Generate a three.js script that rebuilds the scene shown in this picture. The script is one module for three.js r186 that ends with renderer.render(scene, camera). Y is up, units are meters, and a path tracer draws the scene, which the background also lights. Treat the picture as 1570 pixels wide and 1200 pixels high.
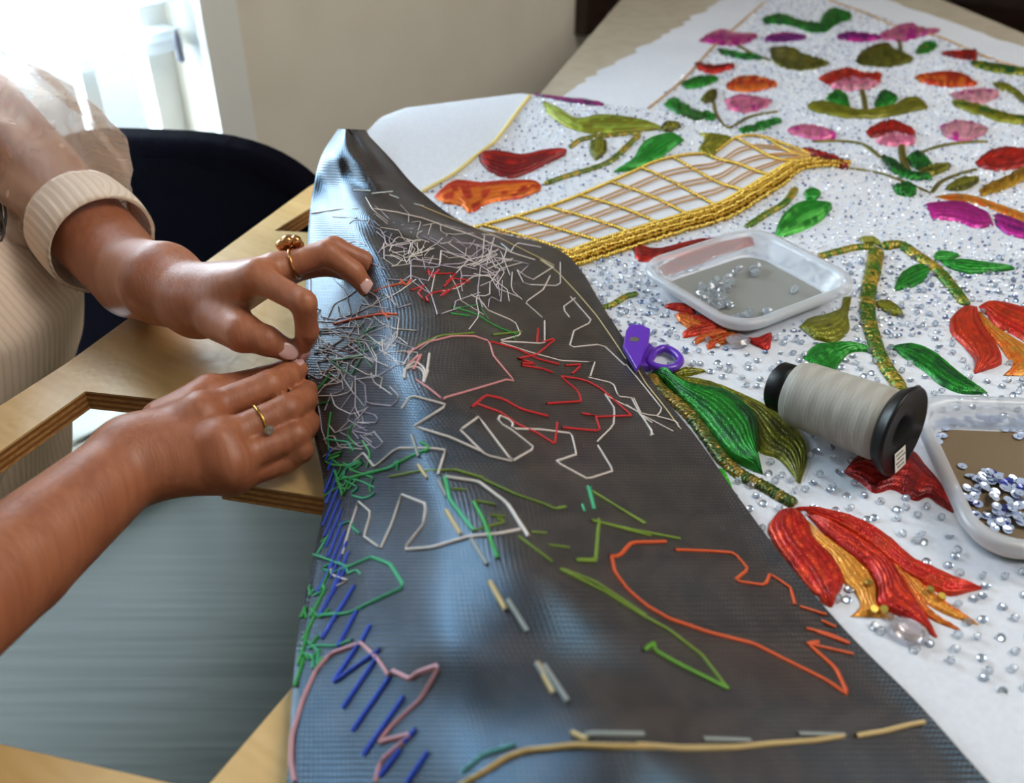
import * as THREE from 'three';
import { mergeGeometries } from 'three/addons/utils/BufferGeometryUtils.js';
import { RectAreaLightUniformsLib } from 'three/addons/lights/RectAreaLightUniformsLib.js';
import { RoundedBoxGeometry } from 'three/addons/geometries/RoundedBoxGeometry.js';

// ---------------------------------------------------------------- camera, sky, lights, exposure
const scene = new THREE.Scene();
const renderer = new THREE.WebGLRenderer({ antialias: true });
renderer.toneMapping = THREE.LinearToneMapping;
renderer.toneMappingExposure = 0.74;
renderer.shadowMap.enabled = true;
RectAreaLightUniformsLib.init();

const PITCH = 35 * Math.PI / 180, FOC = 1500, EYE = new THREE.Vector3(0, 1.2, 0), TABLE = 0.75;
const camera = new THREE.PerspectiveCamera(2 * Math.atan(600 / FOC) * 180 / Math.PI, 1570 / 1200, 0.05, 60);
camera.position.copy(EYE);
camera.rotation.set(-PITCH, 0, 0);
camera.focus = 0.76;
camera.userData.fStop = 5.6;
scene.add(camera);
scene.background = new THREE.Color().setRGB(13, 15.5, 17.5);

// the window wall runs obliquely behind the table: a point on it, its direction and its normal into the room
const WALL = { o: new THREE.Vector3(-0.781, 0, -1.363), d: new THREE.Vector3(0.656, 0, -0.755).normalize(), n: new THREE.Vector3(0.755, 0, 0.656).normalize() };
const wallPoint = (s, y, out = 0) => WALL.o.clone().addScaledVector(WALL.d, s).addScaledVector(WALL.n, out).setY(y);
const WINDOWS = [{ s0: -0.9, s1: 0.40, y0: 0.07, y1: 1.95 }];
for (const w of WINDOWS) {                                   // daylight: the sky's light entering at each window
  const l = new THREE.RectAreaLight(new THREE.Color().setRGB(0.66, 0.87, 1.0), 11.5, w.s1 - w.s0, w.y1 - w.y0);
  l.name = 'window_daylight';
  l.position.copy(wallPoint((w.s0 + w.s1) / 2, (w.y0 + w.y1) / 2, -0.16));
  l.lookAt(l.position.clone().add(WALL.n));
  scene.add(l);
}
const CEILING_LAMP = { x: 1.5, y: 2.5, z: -0.5, w: 1.6, d: 0.9, i: 10 };

// ---------------------------------------------------------------- helpers
let seed = 12345;
const rnd = () => { seed = (seed * 1664525 + 1013904223) >>> 0; return seed / 4294967296; };
const rr = (a, b) => a + (b - a) * rnd();
const V = (x, y, z) => new THREE.Vector3(x, y, z);
const cP = Math.cos(PITCH), sP = Math.sin(PITCH);
// line of sight through a point of the photograph (1570 x 1200), scaled so that its forward component is 1
const sight = (px, py) => { const a = (px - 785) / FOC, b = (600 - py) / FOC; return V(a, -sP + b * cP, -cP - b * sP); };
const deep = (px, py, d) => sight(px, py).multiplyScalar(d).add(EYE);
const level = (px, py, y) => { const d = sight(px, py); return d.multiplyScalar((y - EYE.y) / d.y).add(EYE); };
const pixel = p => { const q = p.clone().sub(EYE); const f = -q.y * sP - q.z * cP, u = q.y * cP - q.z * sP; return [785 + FOC * q.x / f, 600 - FOC * u / f, f]; };
const taken = {};
const numbered = n => { const k = taken[n] = (taken[n] ?? -1) + 1; return k ? `${n}_${String(k).padStart(3, '0')}` : n; };
function put(o) { o.traverse(m => { if (m.isMesh) { m.castShadow = true; m.receiveShadow = true; } }); return o; }
function thing(name, label, category, group, o = new THREE.Group()) {
  o.name = numbered(name); o.userData = { label, category }; if (group) o.userData.group = group; scene.add(o); return o;
}
function struct(name, geo, mat, label) { const m = new THREE.Mesh(geo, mat); m.name = name; m.userData = { kind: 'structure' }; if (label) m.userData.label = label; scene.add(m); return m; }
function part(parent, name, geo, mat, label) { const m = new THREE.Mesh(geo, mat); m.name = name; if (label) m.userData.label = label; parent.add(m); return m; }
function group(parent, name, label) { const g = new THREE.Group(); g.name = name; if (label) g.userData.label = label; parent.add(g); return g; }
const lin = (r, g, b) => new THREE.Color().setRGB(r / 255, g / 255, b / 255, THREE.SRGBColorSpace);
const std = (r, g, b, rough = 0.6, extra = {}) => new THREE.MeshPhysicalMaterial({ color: lin(r, g, b), roughness: rough, ...extra });
function lerpTable(t, x) {                                   // piecewise linear, t = [[x, y...], ...] with x rising
  if (x <= t[0][0]) return t[0].slice(1);
  for (let i = 1; i < t.length; i++) if (x <= t[i][0]) { const k = (x - t[i - 1][0]) / (t[i][0] - t[i - 1][0]); return t[i].slice(1).map((v, j) => t[i - 1][j + 1] * (1 - k) + v * k); }
  return t[t.length - 1].slice(1);
}
function resample(pts, n) {                                  // points of any width, evenly along their length on a smooth curve
  const c = new THREE.CatmullRomCurve3(pts.map(p => V(p[0], p[1], p[2] ?? 0)), false, 'centripetal');
  const out = []; for (let i = 0; i < n; i++) { const q = c.getPointAt(i / (n - 1)); out.push([q.x, q.y, q.z]); } return out;
}
function gridGeometry(rows, opts = {}) {                     // rows of Vector3, uv in metres along the surface
  const n = rows.length, m = rows[0].length, pos = [], uv = [], idx = [], col = opts.colors ? [] : null;
  let vAcc = 0;
  for (let i = 0; i < n; i++) {
    if (i) vAcc += rows[i][m >> 1].distanceTo(rows[i - 1][m >> 1]);
    let u = 0;
    for (let j = 0; j < m; j++) {
      if (j) u += rows[i][j].distanceTo(rows[i][j - 1]);
      pos.push(rows[i][j].x, rows[i][j].y, rows[i][j].z); uv.push(u, vAcc);
      if (col) col.push(...opts.colors(i, j));
    }
  }
  for (let i = 0; i < n - 1; i++) for (let j = 0; j < m - 1; j++) {
    const a = i * m + j, b = a + 1, c = a + m, d = c + 1;
    opts.flip ? idx.push(a, b, c, b, d, c) : idx.push(a, c, b, b, c, d);
  }
  const g = new THREE.BufferGeometry();
  g.setAttribute('position', new THREE.Float32BufferAttribute(pos, 3));
  g.setAttribute('uv', new THREE.Float32BufferAttribute(uv, 2));
  if (col) g.setAttribute('color', new THREE.Float32BufferAttribute(col, 3));
  g.setIndex(idx); g.computeVertexNormals(); return g;
}
function tube(pts, r, seg = 5, n = 0, smooth = false) {       // pts: Vector3[]
  let c;
  if (smooth) c = new THREE.CatmullRomCurve3(pts, false, 'centripetal');
  else { c = new THREE.CurvePath(); for (let i = 1; i < pts.length; i++) c.add(new THREE.LineCurve3(pts[i - 1], pts[i])); }
  return new THREE.TubeGeometry(c, n || Math.max(2, pts.length * 2), r, seg, false);
}
function prism(poly, y0, y1, holes = [], bevel = 0) {         // poly: [x, z][]
  const sh = new THREE.Shape(poly.map(p => new THREE.Vector2(p[0], -p[1])));
  for (const h of holes) sh.holes.push(new THREE.Path(h.map(p => new THREE.Vector2(p[0], -p[1]))));
  const g = new THREE.ExtrudeGeometry(sh, { depth: y1 - y0 - 2 * bevel, bevelEnabled: bevel > 0, bevelSize: bevel, bevelThickness: bevel, bevelOffset: -bevel, bevelSegments: 2, curveSegments: 12 });
  g.rotateX(-Math.PI / 2); g.translate(0, y0 + bevel, 0); return g;
}
function box(w, h, d, x = 0, y = 0, z = 0, r = 0.004) { const g = new RoundedBoxGeometry(w, h, d, 2, Math.min(r, w / 2.1, h / 2.1, d / 2.1)); g.translate(x, y, z); return g; }
// noise for textures
const hash = (x, y) => { let h = (x * 374761393 + y * 668265263) | 0; h = Math.imul(h ^ (h >>> 13), 1274126177); return ((h ^ (h >>> 16)) >>> 0) / 4294967296; };
function vnoise(x, y, wx, wy) {
  const xi = Math.floor(x), yi = Math.floor(y), fx = x - xi, fy = y - yi, sx = fx * fx * (3 - 2 * fx), sy = fy * fy * (3 - 2 * fy);
  const h = (a, b) => hash(((a % wx) + wx) % wx, ((b % wy) + wy) % wy);
  return (h(xi, yi) * (1 - sx) + h(xi + 1, yi) * sx) * (1 - sy) + (h(xi, yi + 1) * (1 - sx) + h(xi + 1, yi + 1) * sx) * sy;
}
function texture(n, f, repeat, srgb = true, m = n) {          // f(u, v) -> [r, g, b] 0..255 or a number; repeat: tiles per metre
  const d = new Uint8Array(n * m * 4);
  for (let j = 0; j < m; j++) for (let i = 0; i < n; i++) { let c = f(i / n, j / m); if (typeof c === 'number') c = [c, c, c]; const o = 4 * (j * n + i); d[o] = c[0]; d[o + 1] = c[1]; d[o + 2] = c[2]; d[o + 3] = c[3] ?? 255; }
  const t = new THREE.DataTexture(d, n, m); t.wrapS = t.wrapT = THREE.RepeatWrapping; t.magFilter = THREE.LinearFilter; t.minFilter = THREE.LinearMipmapLinearFilter; t.generateMipmaps = true;
  if (srgb) t.colorSpace = THREE.SRGBColorSpace; t.repeat.set(repeat[0], repeat[1]); t.needsUpdate = true; return t;
}
const mix3 = (a, b, k) => a.map((v, i) => v + (b[i] - v) * k);

// ---------------------------------------------------------------- materials
const woodTone = (u, v) => { const g = vnoise(u * 3 + vnoise(u * 4, v * 10, 4, 10) * 0.6, v * 40, 3, 40) * 0.6 + vnoise(u * 12, v * 160, 12, 160) * 0.4; return g; };
const plyMat = new THREE.MeshPhysicalMaterial({ roughness: 0.34, map: texture(512, (u, v) => mix3([226, 192, 134], [194, 152, 92], woodTone(u, v) * 0.75), [1.6, 1.6]), bumpMap: texture(256, (u, v) => 255 * vnoise(u * 60, v * 60, 60, 60), [4, 4], false), bumpScale: 0.0002, clearcoat: 0.15, clearcoatRoughness: 0.25 });
const plyEdgeMat = new THREE.MeshPhysicalMaterial({ roughness: 0.6, map: texture(256, (u, v) => { const k = Math.floor(v * 7); return mix3(k % 2 ? [196, 146, 84] : [142, 92, 46], [110, 66, 30], 0.5 * vnoise(u * 60, v * 20, 60, 20)); }, [6, 55]) });
const floorMat = new THREE.MeshPhysicalMaterial({ roughness: 0.34, specularIntensity: 0.15, map: texture(512, (u, v) => { const k = vnoise(u * 5, v * 200, 5, 200), q = vnoise(u * 6, v * 6, 6, 6); return mix3([36, 38, 34], [52, 54, 49], 0.6 * k + 0.4 * q); }, [1, 1]), bumpMap: texture(512, (u, v) => 255 * vnoise(u * 4, v * 128, 4, 128), [0.9, 0.9], false), bumpScale: 0.00035 });
const wallMat = new THREE.MeshStandardMaterial({ roughness: 0.85, map: texture(256, (u, v) => mix3([234, 226, 212], [228, 219, 204], vnoise(u * 16, v * 16, 16, 16)), [1, 1]), bumpMap: texture(256, (u, v) => 255 * vnoise(u * 90, v * 90, 90, 90), [2, 2], false), bumpScale: 0.0004 });
const ceilMat = new THREE.MeshStandardMaterial({ color: lin(236, 234, 228), roughness: 0.9 });
const trimMat = std(236, 236, 232, 0.45);
const slatMat = new THREE.MeshPhysicalMaterial({ color: lin(240, 243, 245), roughness: 0.5, transmission: 0.5, thickness: 0 });
const paneMat = new THREE.MeshPhysicalMaterial({ color: 0xffffff, roughness: 0.0, transmission: 1, thickness: 0, ior: 1.45 });
const laminateMat = new THREE.MeshPhysicalMaterial({ roughness: 0.5, map: texture(256, (u, v) => mix3([178, 168, 150], [166, 155, 137], vnoise(u * 30, v * 30, 30, 30)), [2, 2]) });
const darkWood = new THREE.MeshPhysicalMaterial({ roughness: 0.4, map: texture(256, (u, v) => mix3([58, 34, 22], [30, 16, 10], woodTone(u, v)), [2, 2]) });
const metalLeg = std(70, 70, 72, 0.4, { metalness: 0.8 });
const chairFabric = new THREE.MeshPhysicalMaterial({ color: lin(9, 9, 20), roughness: 0.95, specularIntensity: 0.08, sheen: 0.0, sheenRoughness: 0.6, sheenColor: lin(60, 80, 130), bumpMap: texture(128, (u, v) => 255 * vnoise(u * 64, v * 64, 64, 64), [20, 20], false), bumpScale: 0.0006 });
const weave = (n) => (u, v) => { const a = Math.sin(u * n * 2 * Math.PI), b = Math.sin(v * n * 2 * Math.PI); return 128 + 60 * Math.max(a, b) + 40 * (a * b) + 26 * hash(Math.floor(u * 256), Math.floor(v * 256)); };
const clothMat = new THREE.MeshPhysicalMaterial({ roughness: 0.7, map: texture(512, (u, v) => { const w = vnoise(u * 128, v * 128, 128, 128), q = vnoise(u * 5, v * 5, 5, 5); return mix3([216, 219, 228], [200, 205, 216], 0.5 * w + 0.5 * q); }, [3, 3]), bumpMap: texture(256, weave(32), [30, 30], false), bumpScale: 0.0004, sheen: 0.3, sheenRoughness: 0.4, side: THREE.DoubleSide });
const meshColour = (u, v) => {                                // open mesh lining: dark strands, holes showing a paler cloth beneath
  const a = Math.abs(Math.sin(u * 16 * Math.PI)), b = Math.abs(Math.sin(v * 16 * Math.PI)); const hole = Math.min(a, b) > 0.72 ? 1 : 0;
  const patch = vnoise(u * 4, v * 4, 4, 4); return mix3(mix3([50, 40, 34], [62, 51, 44], patch), [112, 96, 84], hole * (0.25 + 0.6 * vnoise(u * 8 + 3, v * 8, 8, 8)));
};
const liningMat = new THREE.MeshPhysicalMaterial({ roughness: 0.36, ior: 1.95, specularIntensity: 1.0, specularColor: lin(120, 182, 226), map: texture(512, meshColour, [22, 22]), bumpMap: texture(256, (u, v) => 255 * Math.max(Math.abs(Math.sin(u * 8 * Math.PI)), Math.abs(Math.sin(v * 8 * Math.PI))), [44, 44], false), bumpScale: 0.0003, sheen: 0.5, sheenRoughness: 0.35, sheenColor: lin(150, 180, 205), side: THREE.DoubleSide });
const skinMap = texture(256, (u, v) => mix3([180, 114, 80], [150, 86, 58], 0.5 * vnoise(u * 40, v * 40, 40, 40) + 0.5 * vnoise(u * 6, v * 6, 6, 6)), [8, 8]);
const skinMat = new THREE.MeshPhysicalMaterial({ roughness: 0.46, map: skinMap, bumpMap: texture(256, (u, v) => 255 * vnoise(u * 80, v * 80, 80, 80), [14, 14], false), bumpScale: 0.00012, sheen: 0.15, sheenRoughness: 0.5, sheenColor: lin(255, 190, 160) });
const nailMat = std(222, 176, 170, 0.2, { clearcoat: 0.8, clearcoatRoughness: 0.1 });
const dressMat = new THREE.MeshPhysicalMaterial({ roughness: 0.8, map: texture(256, (u, v) => mix3([238, 218, 199], [222, 198, 178], Math.pow(Math.abs(Math.sin(u * Math.PI * 8)), 6) * 0.8 + 0.2 * vnoise(u * 60, v * 60, 60, 60)), [16, 16]), bumpMap: texture(256, (u, v) => 255 * Math.abs(Math.sin(u * Math.PI * 8)), [16, 16], false), bumpScale: 0.0004, side: THREE.DoubleSide });
const skirtMat = new THREE.MeshPhysicalMaterial({ color: lin(206, 184, 164), roughness: 0.85, side: THREE.DoubleSide });
const sheerMat = new THREE.MeshPhysicalMaterial({ color: lin(200, 172, 150), roughness: 0.8, transparent: true, side: THREE.DoubleSide, alphaMap: texture(256, (u, v) => { let a = 100 + 40 * vnoise(u * 8, v * 8, 8, 8); for (const [x, y] of [[0.25, 0.25], [0.75, 0.75]]) if (Math.hypot(u - x, (v - y)) < 0.034) a = 215; return a; }, [14, 14], false) });
const hairMat = std(38, 24, 18, 0.45);
const gold = std(214, 176, 92, 0.24, { metalness: 1 });
const roseGold = std(206, 150, 96, 0.2, { metalness: 1 });
const goldBeadMat = std(212, 178, 84, 0.22, { metalness: 0.9 });
const goldThreadMat = std(196, 152, 96, 0.5, { metalness: 0.35 });
const paleGoldMat = std(216, 198, 130, 0.35, { metalness: 0.5 });
const crystalMat = new THREE.MeshPhysicalMaterial({ color: lin(236, 242, 250), roughness: 0.04, transmission: 0.85, thickness: 0.004, ior: 1.6 });
const opalMat = new THREE.MeshPhysicalMaterial({ color: lin(246, 236, 240), roughness: 0.04, transmission: 0.85, thickness: 0.004, ior: 1.65 });
const silverBead = std(196, 206, 222, 0.16, { metalness: 0.75 });
const sequinMat = new THREE.MeshPhysicalMaterial({ color: lin(186, 202, 234), roughness: 0.2, metalness: 0.25, clearcoat: 1, clearcoatRoughness: 0.05, side: THREE.DoubleSide });
const sequinBlue = new THREE.MeshPhysicalMaterial({ color: lin(44, 58, 160), roughness: 0.2, metalness: 0.35, clearcoat: 1, clearcoatRoughness: 0.05, side: THREE.DoubleSide });
const plasticMat = new THREE.MeshPhysicalMaterial({ color: lin(232, 234, 238), roughness: 0.3, transmission: 0.66, thickness: 0, side: THREE.DoubleSide });
const purpleMat = std(92, 40, 176, 0.32, { clearcoat: 0.3 });
const blackPlastic = std(10, 10, 11, 0.38, { specularIntensity: 0.6 });
const steel = std(190, 192, 196, 0.25, { metalness: 1 });

// ---------------------------------------------------------------- the room
const ROOM = { s0: -3.2, s1: 3.2, depth: 4.6, h: 2.6, t: 0.14 };
const toRoom = g => { const m = new THREE.Matrix4().makeBasis(WALL.d, V(0, 1, 0), WALL.n.clone()); m.setPosition(WALL.o); g.applyMatrix4(m); return g; };   // axes: along the wall, up, into the room
const roomBox = (x0, x1, y0, y1, z0, z1) => { const g = new THREE.BoxGeometry(x1 - x0, y1 - y0, z1 - z0); g.translate((x0 + x1) / 2, (y0 + y1) / 2, (z0 + z1) / 2);
  const p = g.attributes.position, n = g.attributes.normal, uv = g.attributes.uv;
  for (let i = 0; i < p.count; i++) { const ax = Math.abs(n.getX(i)), ay = Math.abs(n.getY(i)); uv.setXY(i, ax > 0.5 ? p.getZ(i) : p.getX(i), ay > 0.5 ? p.getZ(i) : p.getY(i)); }
  return toRoom(g); };
{
  const pieces = []; let s = ROOM.s0;
  for (const w of [...WINDOWS].sort((a, b) => a.s0 - b.s0)) { pieces.push(roomBox(s, w.s0, 0, ROOM.h, -ROOM.t, 0), roomBox(w.s0, w.s1, 0, w.y0, -ROOM.t, 0), roomBox(w.s0, w.s1, w.y1, ROOM.h, -ROOM.t, 0)); s = w.s1; }
  pieces.push(roomBox(s, ROOM.s1, 0, ROOM.h, -ROOM.t, 0));
  struct('wall_left', mergeGeometries(pieces), wallMat);
}
struct('wall_far', roomBox(ROOM.s1, ROOM.s1 + ROOM.t, 0, ROOM.h, -ROOM.t, ROOM.depth + ROOM.t), wallMat);
struct('wall_near', roomBox(ROOM.s0 - ROOM.t, ROOM.s0, 0, ROOM.h, -ROOM.t, ROOM.depth + ROOM.t), wallMat);
struct('wall_right', roomBox(ROOM.s0, ROOM.s1, 0, ROOM.h, ROOM.depth, ROOM.depth + ROOM.t), wallMat);
struct('ceiling', roomBox(ROOM.s0, ROOM.s1, ROOM.h, ROOM.h + ROOM.t, -ROOM.t, ROOM.depth + ROOM.t), ceilMat);
{
  const g = new THREE.BoxGeometry(9, 0.1, 9); g.translate(0.9, -0.05, -0.6);
  const p = g.attributes.position, uv = g.attributes.uv; for (let i = 0; i < p.count; i++) uv.setXY(i, p.getX(i), p.getZ(i));
  struct('floor', g, floorMat);
}
struct('baseboard_left', roomBox(ROOM.s0, ROOM.s1, 0, 0.1, 0, 0.014), trimMat);
WINDOWS.forEach((w, k) => {
  const frame = struct(`window_${k + 1}`, mergeGeometries([
    roomBox(w.s0 - 0.07, w.s0, w.y0 - 0.07, w.y1 + 0.07, -0.03, 0.018), roomBox(w.s1, w.s1 + 0.07, w.y0 - 0.07, w.y1 + 0.07, -0.03, 0.018),
    roomBox(w.s0, w.s1, w.y1, w.y1 + 0.07, -0.03, 0.018), roomBox(w.s0 - 0.09, w.s1 + 0.09, w.y0 - 0.035, w.y0, -0.12, 0.05),
    roomBox(w.s0, w.s0 + 0.05, w.y0, w.y1, -0.13, -0.09), roomBox(w.s1 - 0.05, w.s1, w.y0, w.y1, -0.13, -0.09), roomBox(w.s0, w.s1, w.y0, w.y0 + 0.06, -0.13, -0.09), roomBox(w.s0, w.s1, w.y1 - 0.05, w.y1, -0.13, -0.09),
    roomBox(w.s1 - 0.17, w.s1 - 0.145, w.y0, w.y1, -0.125, -0.095), roomBox(w.s0, w.s1, 1.06, 1.1, -0.13, -0.09)]), trimMat);
  part(frame, 'pane', roomBox(w.s0 + 0.05, w.s1 - 0.05, w.y0 + 0.06, w.y1 - 0.05, -0.112, -0.108), paneMat);
  // slatted blind, slats turned open
  const blind = thing('window_blind', 'white slatted blind hanging in the window behind the navy chair', 'blind');
  part(blind, 'head_rail', roomBox(w.s0 + 0.01, w.s1 - 0.01, w.y1 - 0.06, w.y1, -0.085, -0.03), slatMat);
  const bottom = 0.76;
  const slat = roomBox(w.s0 + 0.012, w.s1 - 0.012, -0.0012, 0.0012, -0.082, -0.034);
  for (let y = bottom; y < w.y1 - 0.07; y += 0.046) { const m = part(blind, 'slat', slat, slatMat); m.position.y = y; }
  part(blind, 'bottom_rail', roomBox(w.s0 + 0.012, w.s1 - 0.012, bottom - 0.03, bottom - 0.012, -0.083, -0.033), slatMat);
  for (const s of [w.s0 + 0.15, (w.s0 + w.s1) / 2, w.s1 - 0.12]) part(blind, 'cord', roomBox(s - 0.001, s + 0.001, bottom - 0.02, w.y1 - 0.03, -0.033, -0.031), slatMat);
  const ps = w.s1 - 0.028; part(blind, 'pull_cord', roomBox(ps - 0.001, ps + 0.001, 0.755, w.y1 - 0.03, -0.022, -0.02), slatMat);
  const tas = new THREE.LatheGeometry([[0.0015, 0.03], [0.005, 0.022], [0.006, 0], [0.007, -0.02], [0.001, -0.024]].map(p => new THREE.Vector2(...p)), 10); tas.translate(ps, 0.735, -0.021); part(blind, 'tassel', toRoom(tas), std(128, 132, 150, 0.5));
  put(blind);
});
{ // soft ceiling lamp above the table, out of the picture
  const L = CEILING_LAMP, t = thing('ceiling_lamp', 'flat white ceiling lamp above the work table', 'lamp');
  part(t, 'housing', box(L.w + 0.06, 0.05, L.d + 0.06, L.x, L.y + 0.062, L.z), trimMat);
  const m = part(t, 'diffuser', box(L.w, 0.02, L.d, L.x, L.y + 0.028, L.z), new THREE.MeshStandardMaterial({ color: 0xffffff, emissive: lin(255, 246, 232), emissiveIntensity: 2.0, roughness: 0.6 }));
  part(t, 'stem', box(0.03, 0.03, 0.03, L.x, L.y + 0.095, L.z), trimMat);
  const a = new THREE.RectAreaLight(lin(255, 246, 234), L.i, L.w, L.d); a.name = 'ceiling_lamp_light'; a.position.set(L.x, L.y + 0.01, L.z); a.lookAt(L.x, 0, L.z); scene.add(a);
}
{ // dark framed panel on the window wall, only its lower corner shows
  const at = deep(880, 52, 1); const dir = at.sub(EYE); const k = (WALL.o.clone().sub(EYE).dot(WALL.n)) / dir.dot(WALL.n); const p = EYE.clone().addScaledVector(dir, k);
  const s = p.clone().sub(WALL.o).dot(WALL.d), y = p.y;
  const t = thing('wall_panel', 'dark brown wooden panel with a raised frame hanging on the wall', 'panel');
  part(t, 'backing', roomBox(s + 0.012, s + 0.5, y + 0.012, y + 0.6, 0.001, 0.02), darkWood);
  part(t, 'frame', mergeGeometries([roomBox(s, s + 0.035, y, y + 0.62, 0.001, 0.035), roomBox(s + 0.48, s + 0.515, y, y + 0.62, 0.001, 0.035), roomBox(s + 0.035, s + 0.48, y, y + 0.035, 0.001, 0.035), roomBox(s + 0.035, s + 0.48, y + 0.585, y + 0.62, 0.001, 0.035)]), darkWood);
  part(t, 'moulding', roomBox(s + 0.07, s + 0.44, y + 0.075, y + 0.095, 0.02, 0.03), darkWood);
  put(t);
}
{ // dark bookcase beyond the far end of the table
  const c = deep(1560, -10, 2.75), t = thing('bookcase', 'dark brown wooden bookcase beyond the far end of the table', 'bookcase');
  t.position.set(c.x + 0.12, 0, c.z - 0.1); t.rotation.y = -0.5;
  for (const x of [-0.5, 0.5]) part(t, 'side_panel', box(0.03, 1.5, 0.34, x, 0.751, 0), darkWood);
  part(t, 'back_panel', box(0.97, 1.48, 0.012, 0, 0.75, -0.16), darkWood);
  for (let k = 0; k < 5; k++) part(t, 'shelf', box(0.97, 0.028, 0.31, 0, 0.06 + k * 0.355, 0.006), darkWood);
  put(t);
}

// ---------------------------------------------------------------- table, plywood bench top, chair
const blackLeg = std(26, 27, 25, 0.8, { specularIntensity: 0.3 });
const flat = (px, py, y = TABLE) => { const p = level(px, py, y); return [p.x, p.z]; };
{
  const t = thing('work_table', 'beige laminate work table under the embroidered white cloth', 'table');
  const a = flat(830, 140), b = flat(950, 0), dx = (b[0] - a[0]) / (b[1] - a[1]);
  const xl = z => a[0] + dx * (z - a[1]);
  const c = flat(1450, 0), e = flat(1570, 50), dr = (e[0] - c[0]) / (e[1] - c[1]);
  const xr = z => c[0] + dr * (z - c[1]);
  part(t, 'tabletop', prism([[xl(-2.3), -2.3], [xl(-1.135), -1.135], [0.0, -1.135], [0.0, -0.02], [0.98, -0.02], [xr(-1.2), -1.2], [xr(-2.3), -2.3]], TABLE - 0.03, TABLE - 0.001, [], 0.002), laminateMat);
  for (const [x, z] of [[0.42, -2.2], [0.66, -2.2], [0.1, -0.12], [0.9, -0.12]]) part(t, 'leg', box(0.045, TABLE - 0.031, 0.045, x, (TABLE - 0.031) / 2, z), metalLeg);
  put(t);
}
const plyOpening = [[-40, 716], [0, 689], [130, 598], [310, 617], [335, 735], [505, 762], [512, 930], [448, 1052], [318, 1203], [280, 1203], [0, 1139], [-60, 1126]].map(p => flat(...p));
{
  const t = thing('plywood_bench_top', 'pale plywood bench top with an angular cut-out, beneath the sewing hands', 'bench top');
  const outline = [...[[475, 284], [105, 553], [0, 620], [-160, 722], [-360, 860]].map(p => flat(...p)), [-0.5, -0.24], [-0.44, -0.02], [-0.003, -0.02], [-0.003, -1.10], [-0.205, -1.10]];
  const notch = [[420, 352], [476, 317], [560, 300], [640, 330], [600, 362]].map(p => flat(...p));
  const top = prism(outline, TABLE - 0.018, TABLE - 0.001, [plyOpening, notch]);
  { const p = top.attributes.position, uv = top.attributes.uv; for (let i = 0; i < p.count; i++) uv.setXY(i, p.getX(i) * 0.82 + p.getZ(i) * 0.57, p.getZ(i) * 0.82 - p.getX(i) * 0.57); }
  part(t, 'board', top, plyMat);
  // the sawn edges round the two cut-outs show the plies
  const edge = (poly) => { const gs = []; for (let i = 0; i < poly.length; i++) { const a = poly[i], b = poly[(i + 1) % poly.length], n = [b[1] - a[1], a[0] - b[0]], l = Math.hypot(...n); const cx = poly.reduce((s, q) => s + q[0], 0) / poly.length, cz = poly.reduce((s, q) => s + q[1], 0) / poly.length;
    const sg = Math.sign(n[0] * (cx - a[0]) + n[1] * (cz - a[1])), o = [n[0] / l * sg * 0.0008, n[1] / l * sg * 0.0008];
    gs.push(gridGeometry([[V(a[0] + o[0], TABLE - 0.0022, a[1] + o[1]), V(b[0] + o[0], TABLE - 0.0022, b[1] + o[1])], [V(a[0] + o[0], TABLE - 0.0178, a[1] + o[1]), V(b[0] + o[0], TABLE - 0.0178, b[1] + o[1])]])); }
    return mergeGeometries(gs); };
  plyEdgeMat.side = THREE.DoubleSide;
  part(t, 'sawn_edge', edge(plyOpening), plyEdgeMat, 'layered sawn edge round the cut-out');
  part(t, 'sawn_edge', edge(notch), plyEdgeMat);
  for (const [x, z] of [[-0.1, -1.08], [-0.42, -0.08], [-0.06, -0.08]]) part(t, 'leg', box(0.04, TABLE - 0.019, 0.04, x, (TABLE - 0.019) / 2, z), plyMat);
  put(t);
}
{ // upholstered chair between the bench and the window
  const t = thing('chair', 'navy upholstered chair with rounded backrest beside the window', 'chair');
  const c = deep(252, 300, 1.2); t.position.set(c.x, 0, c.z); t.rotation.y = -0.1;
  const sh = new THREE.Shape(); const W = 0.225, H = 0.41, N = 60;
  for (let i = 0; i < N; i++) { const a = i / N * 2 * Math.PI, ca = Math.cos(a), sa = Math.sin(a), e = 2 / 2.9; const x = W * Math.sign(ca) * Math.abs(ca) ** e * (1 - 0.08 * Math.sin(a)), y = H / 2 * Math.sign(sa) * Math.abs(sa) ** e; i ? sh.lineTo(x, y) : sh.moveTo(x, y); }
  const bg = new THREE.ExtrudeGeometry(sh, { depth: 0.02, bevelEnabled: true, bevelThickness: 0.02, bevelSize: 0.02, bevelOffset: -0.02, bevelSegments: 6 });
  const p = bg.attributes.position; for (let i = 0; i < p.count; i++) p.setZ(i, p.getZ(i) - 0.6 * p.getX(i) ** 2 - 0.01); bg.computeVertexNormals();
  bg.translate(0, 0.583, 0.0); part(t, 'backrest', bg, chairFabric);
  { const g = new THREE.LatheGeometry([[0, 0.40], [0.16, 0.40], [0.18, 0.415], [0.18, 0.445], [0.165, 0.462], [0, 0.468]].map(p => new THREE.Vector2(...p)), 40); g.translate(0, 0, -0.215); part(t, 'seat', g, chairFabric); }
  part(t, 'back_support', box(0.06, 0.2, 0.02, 0, 0.44, -0.025), metalLeg);
  part(t, 'column', box(0.03, 0.39, 0.03, 0, 0.205, -0.3), blackLeg);
  { const g = new THREE.LatheGeometry([[0, 0.012], [0.04, 0.009], [0.05, 0.005], [0.05, 0.001], [0, 0.001]].map(p => new THREE.Vector2(...p)), 40); g.translate(0, 0, -0.3); part(t, 'base', g, blackLeg); }
  put(t);
}

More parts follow.
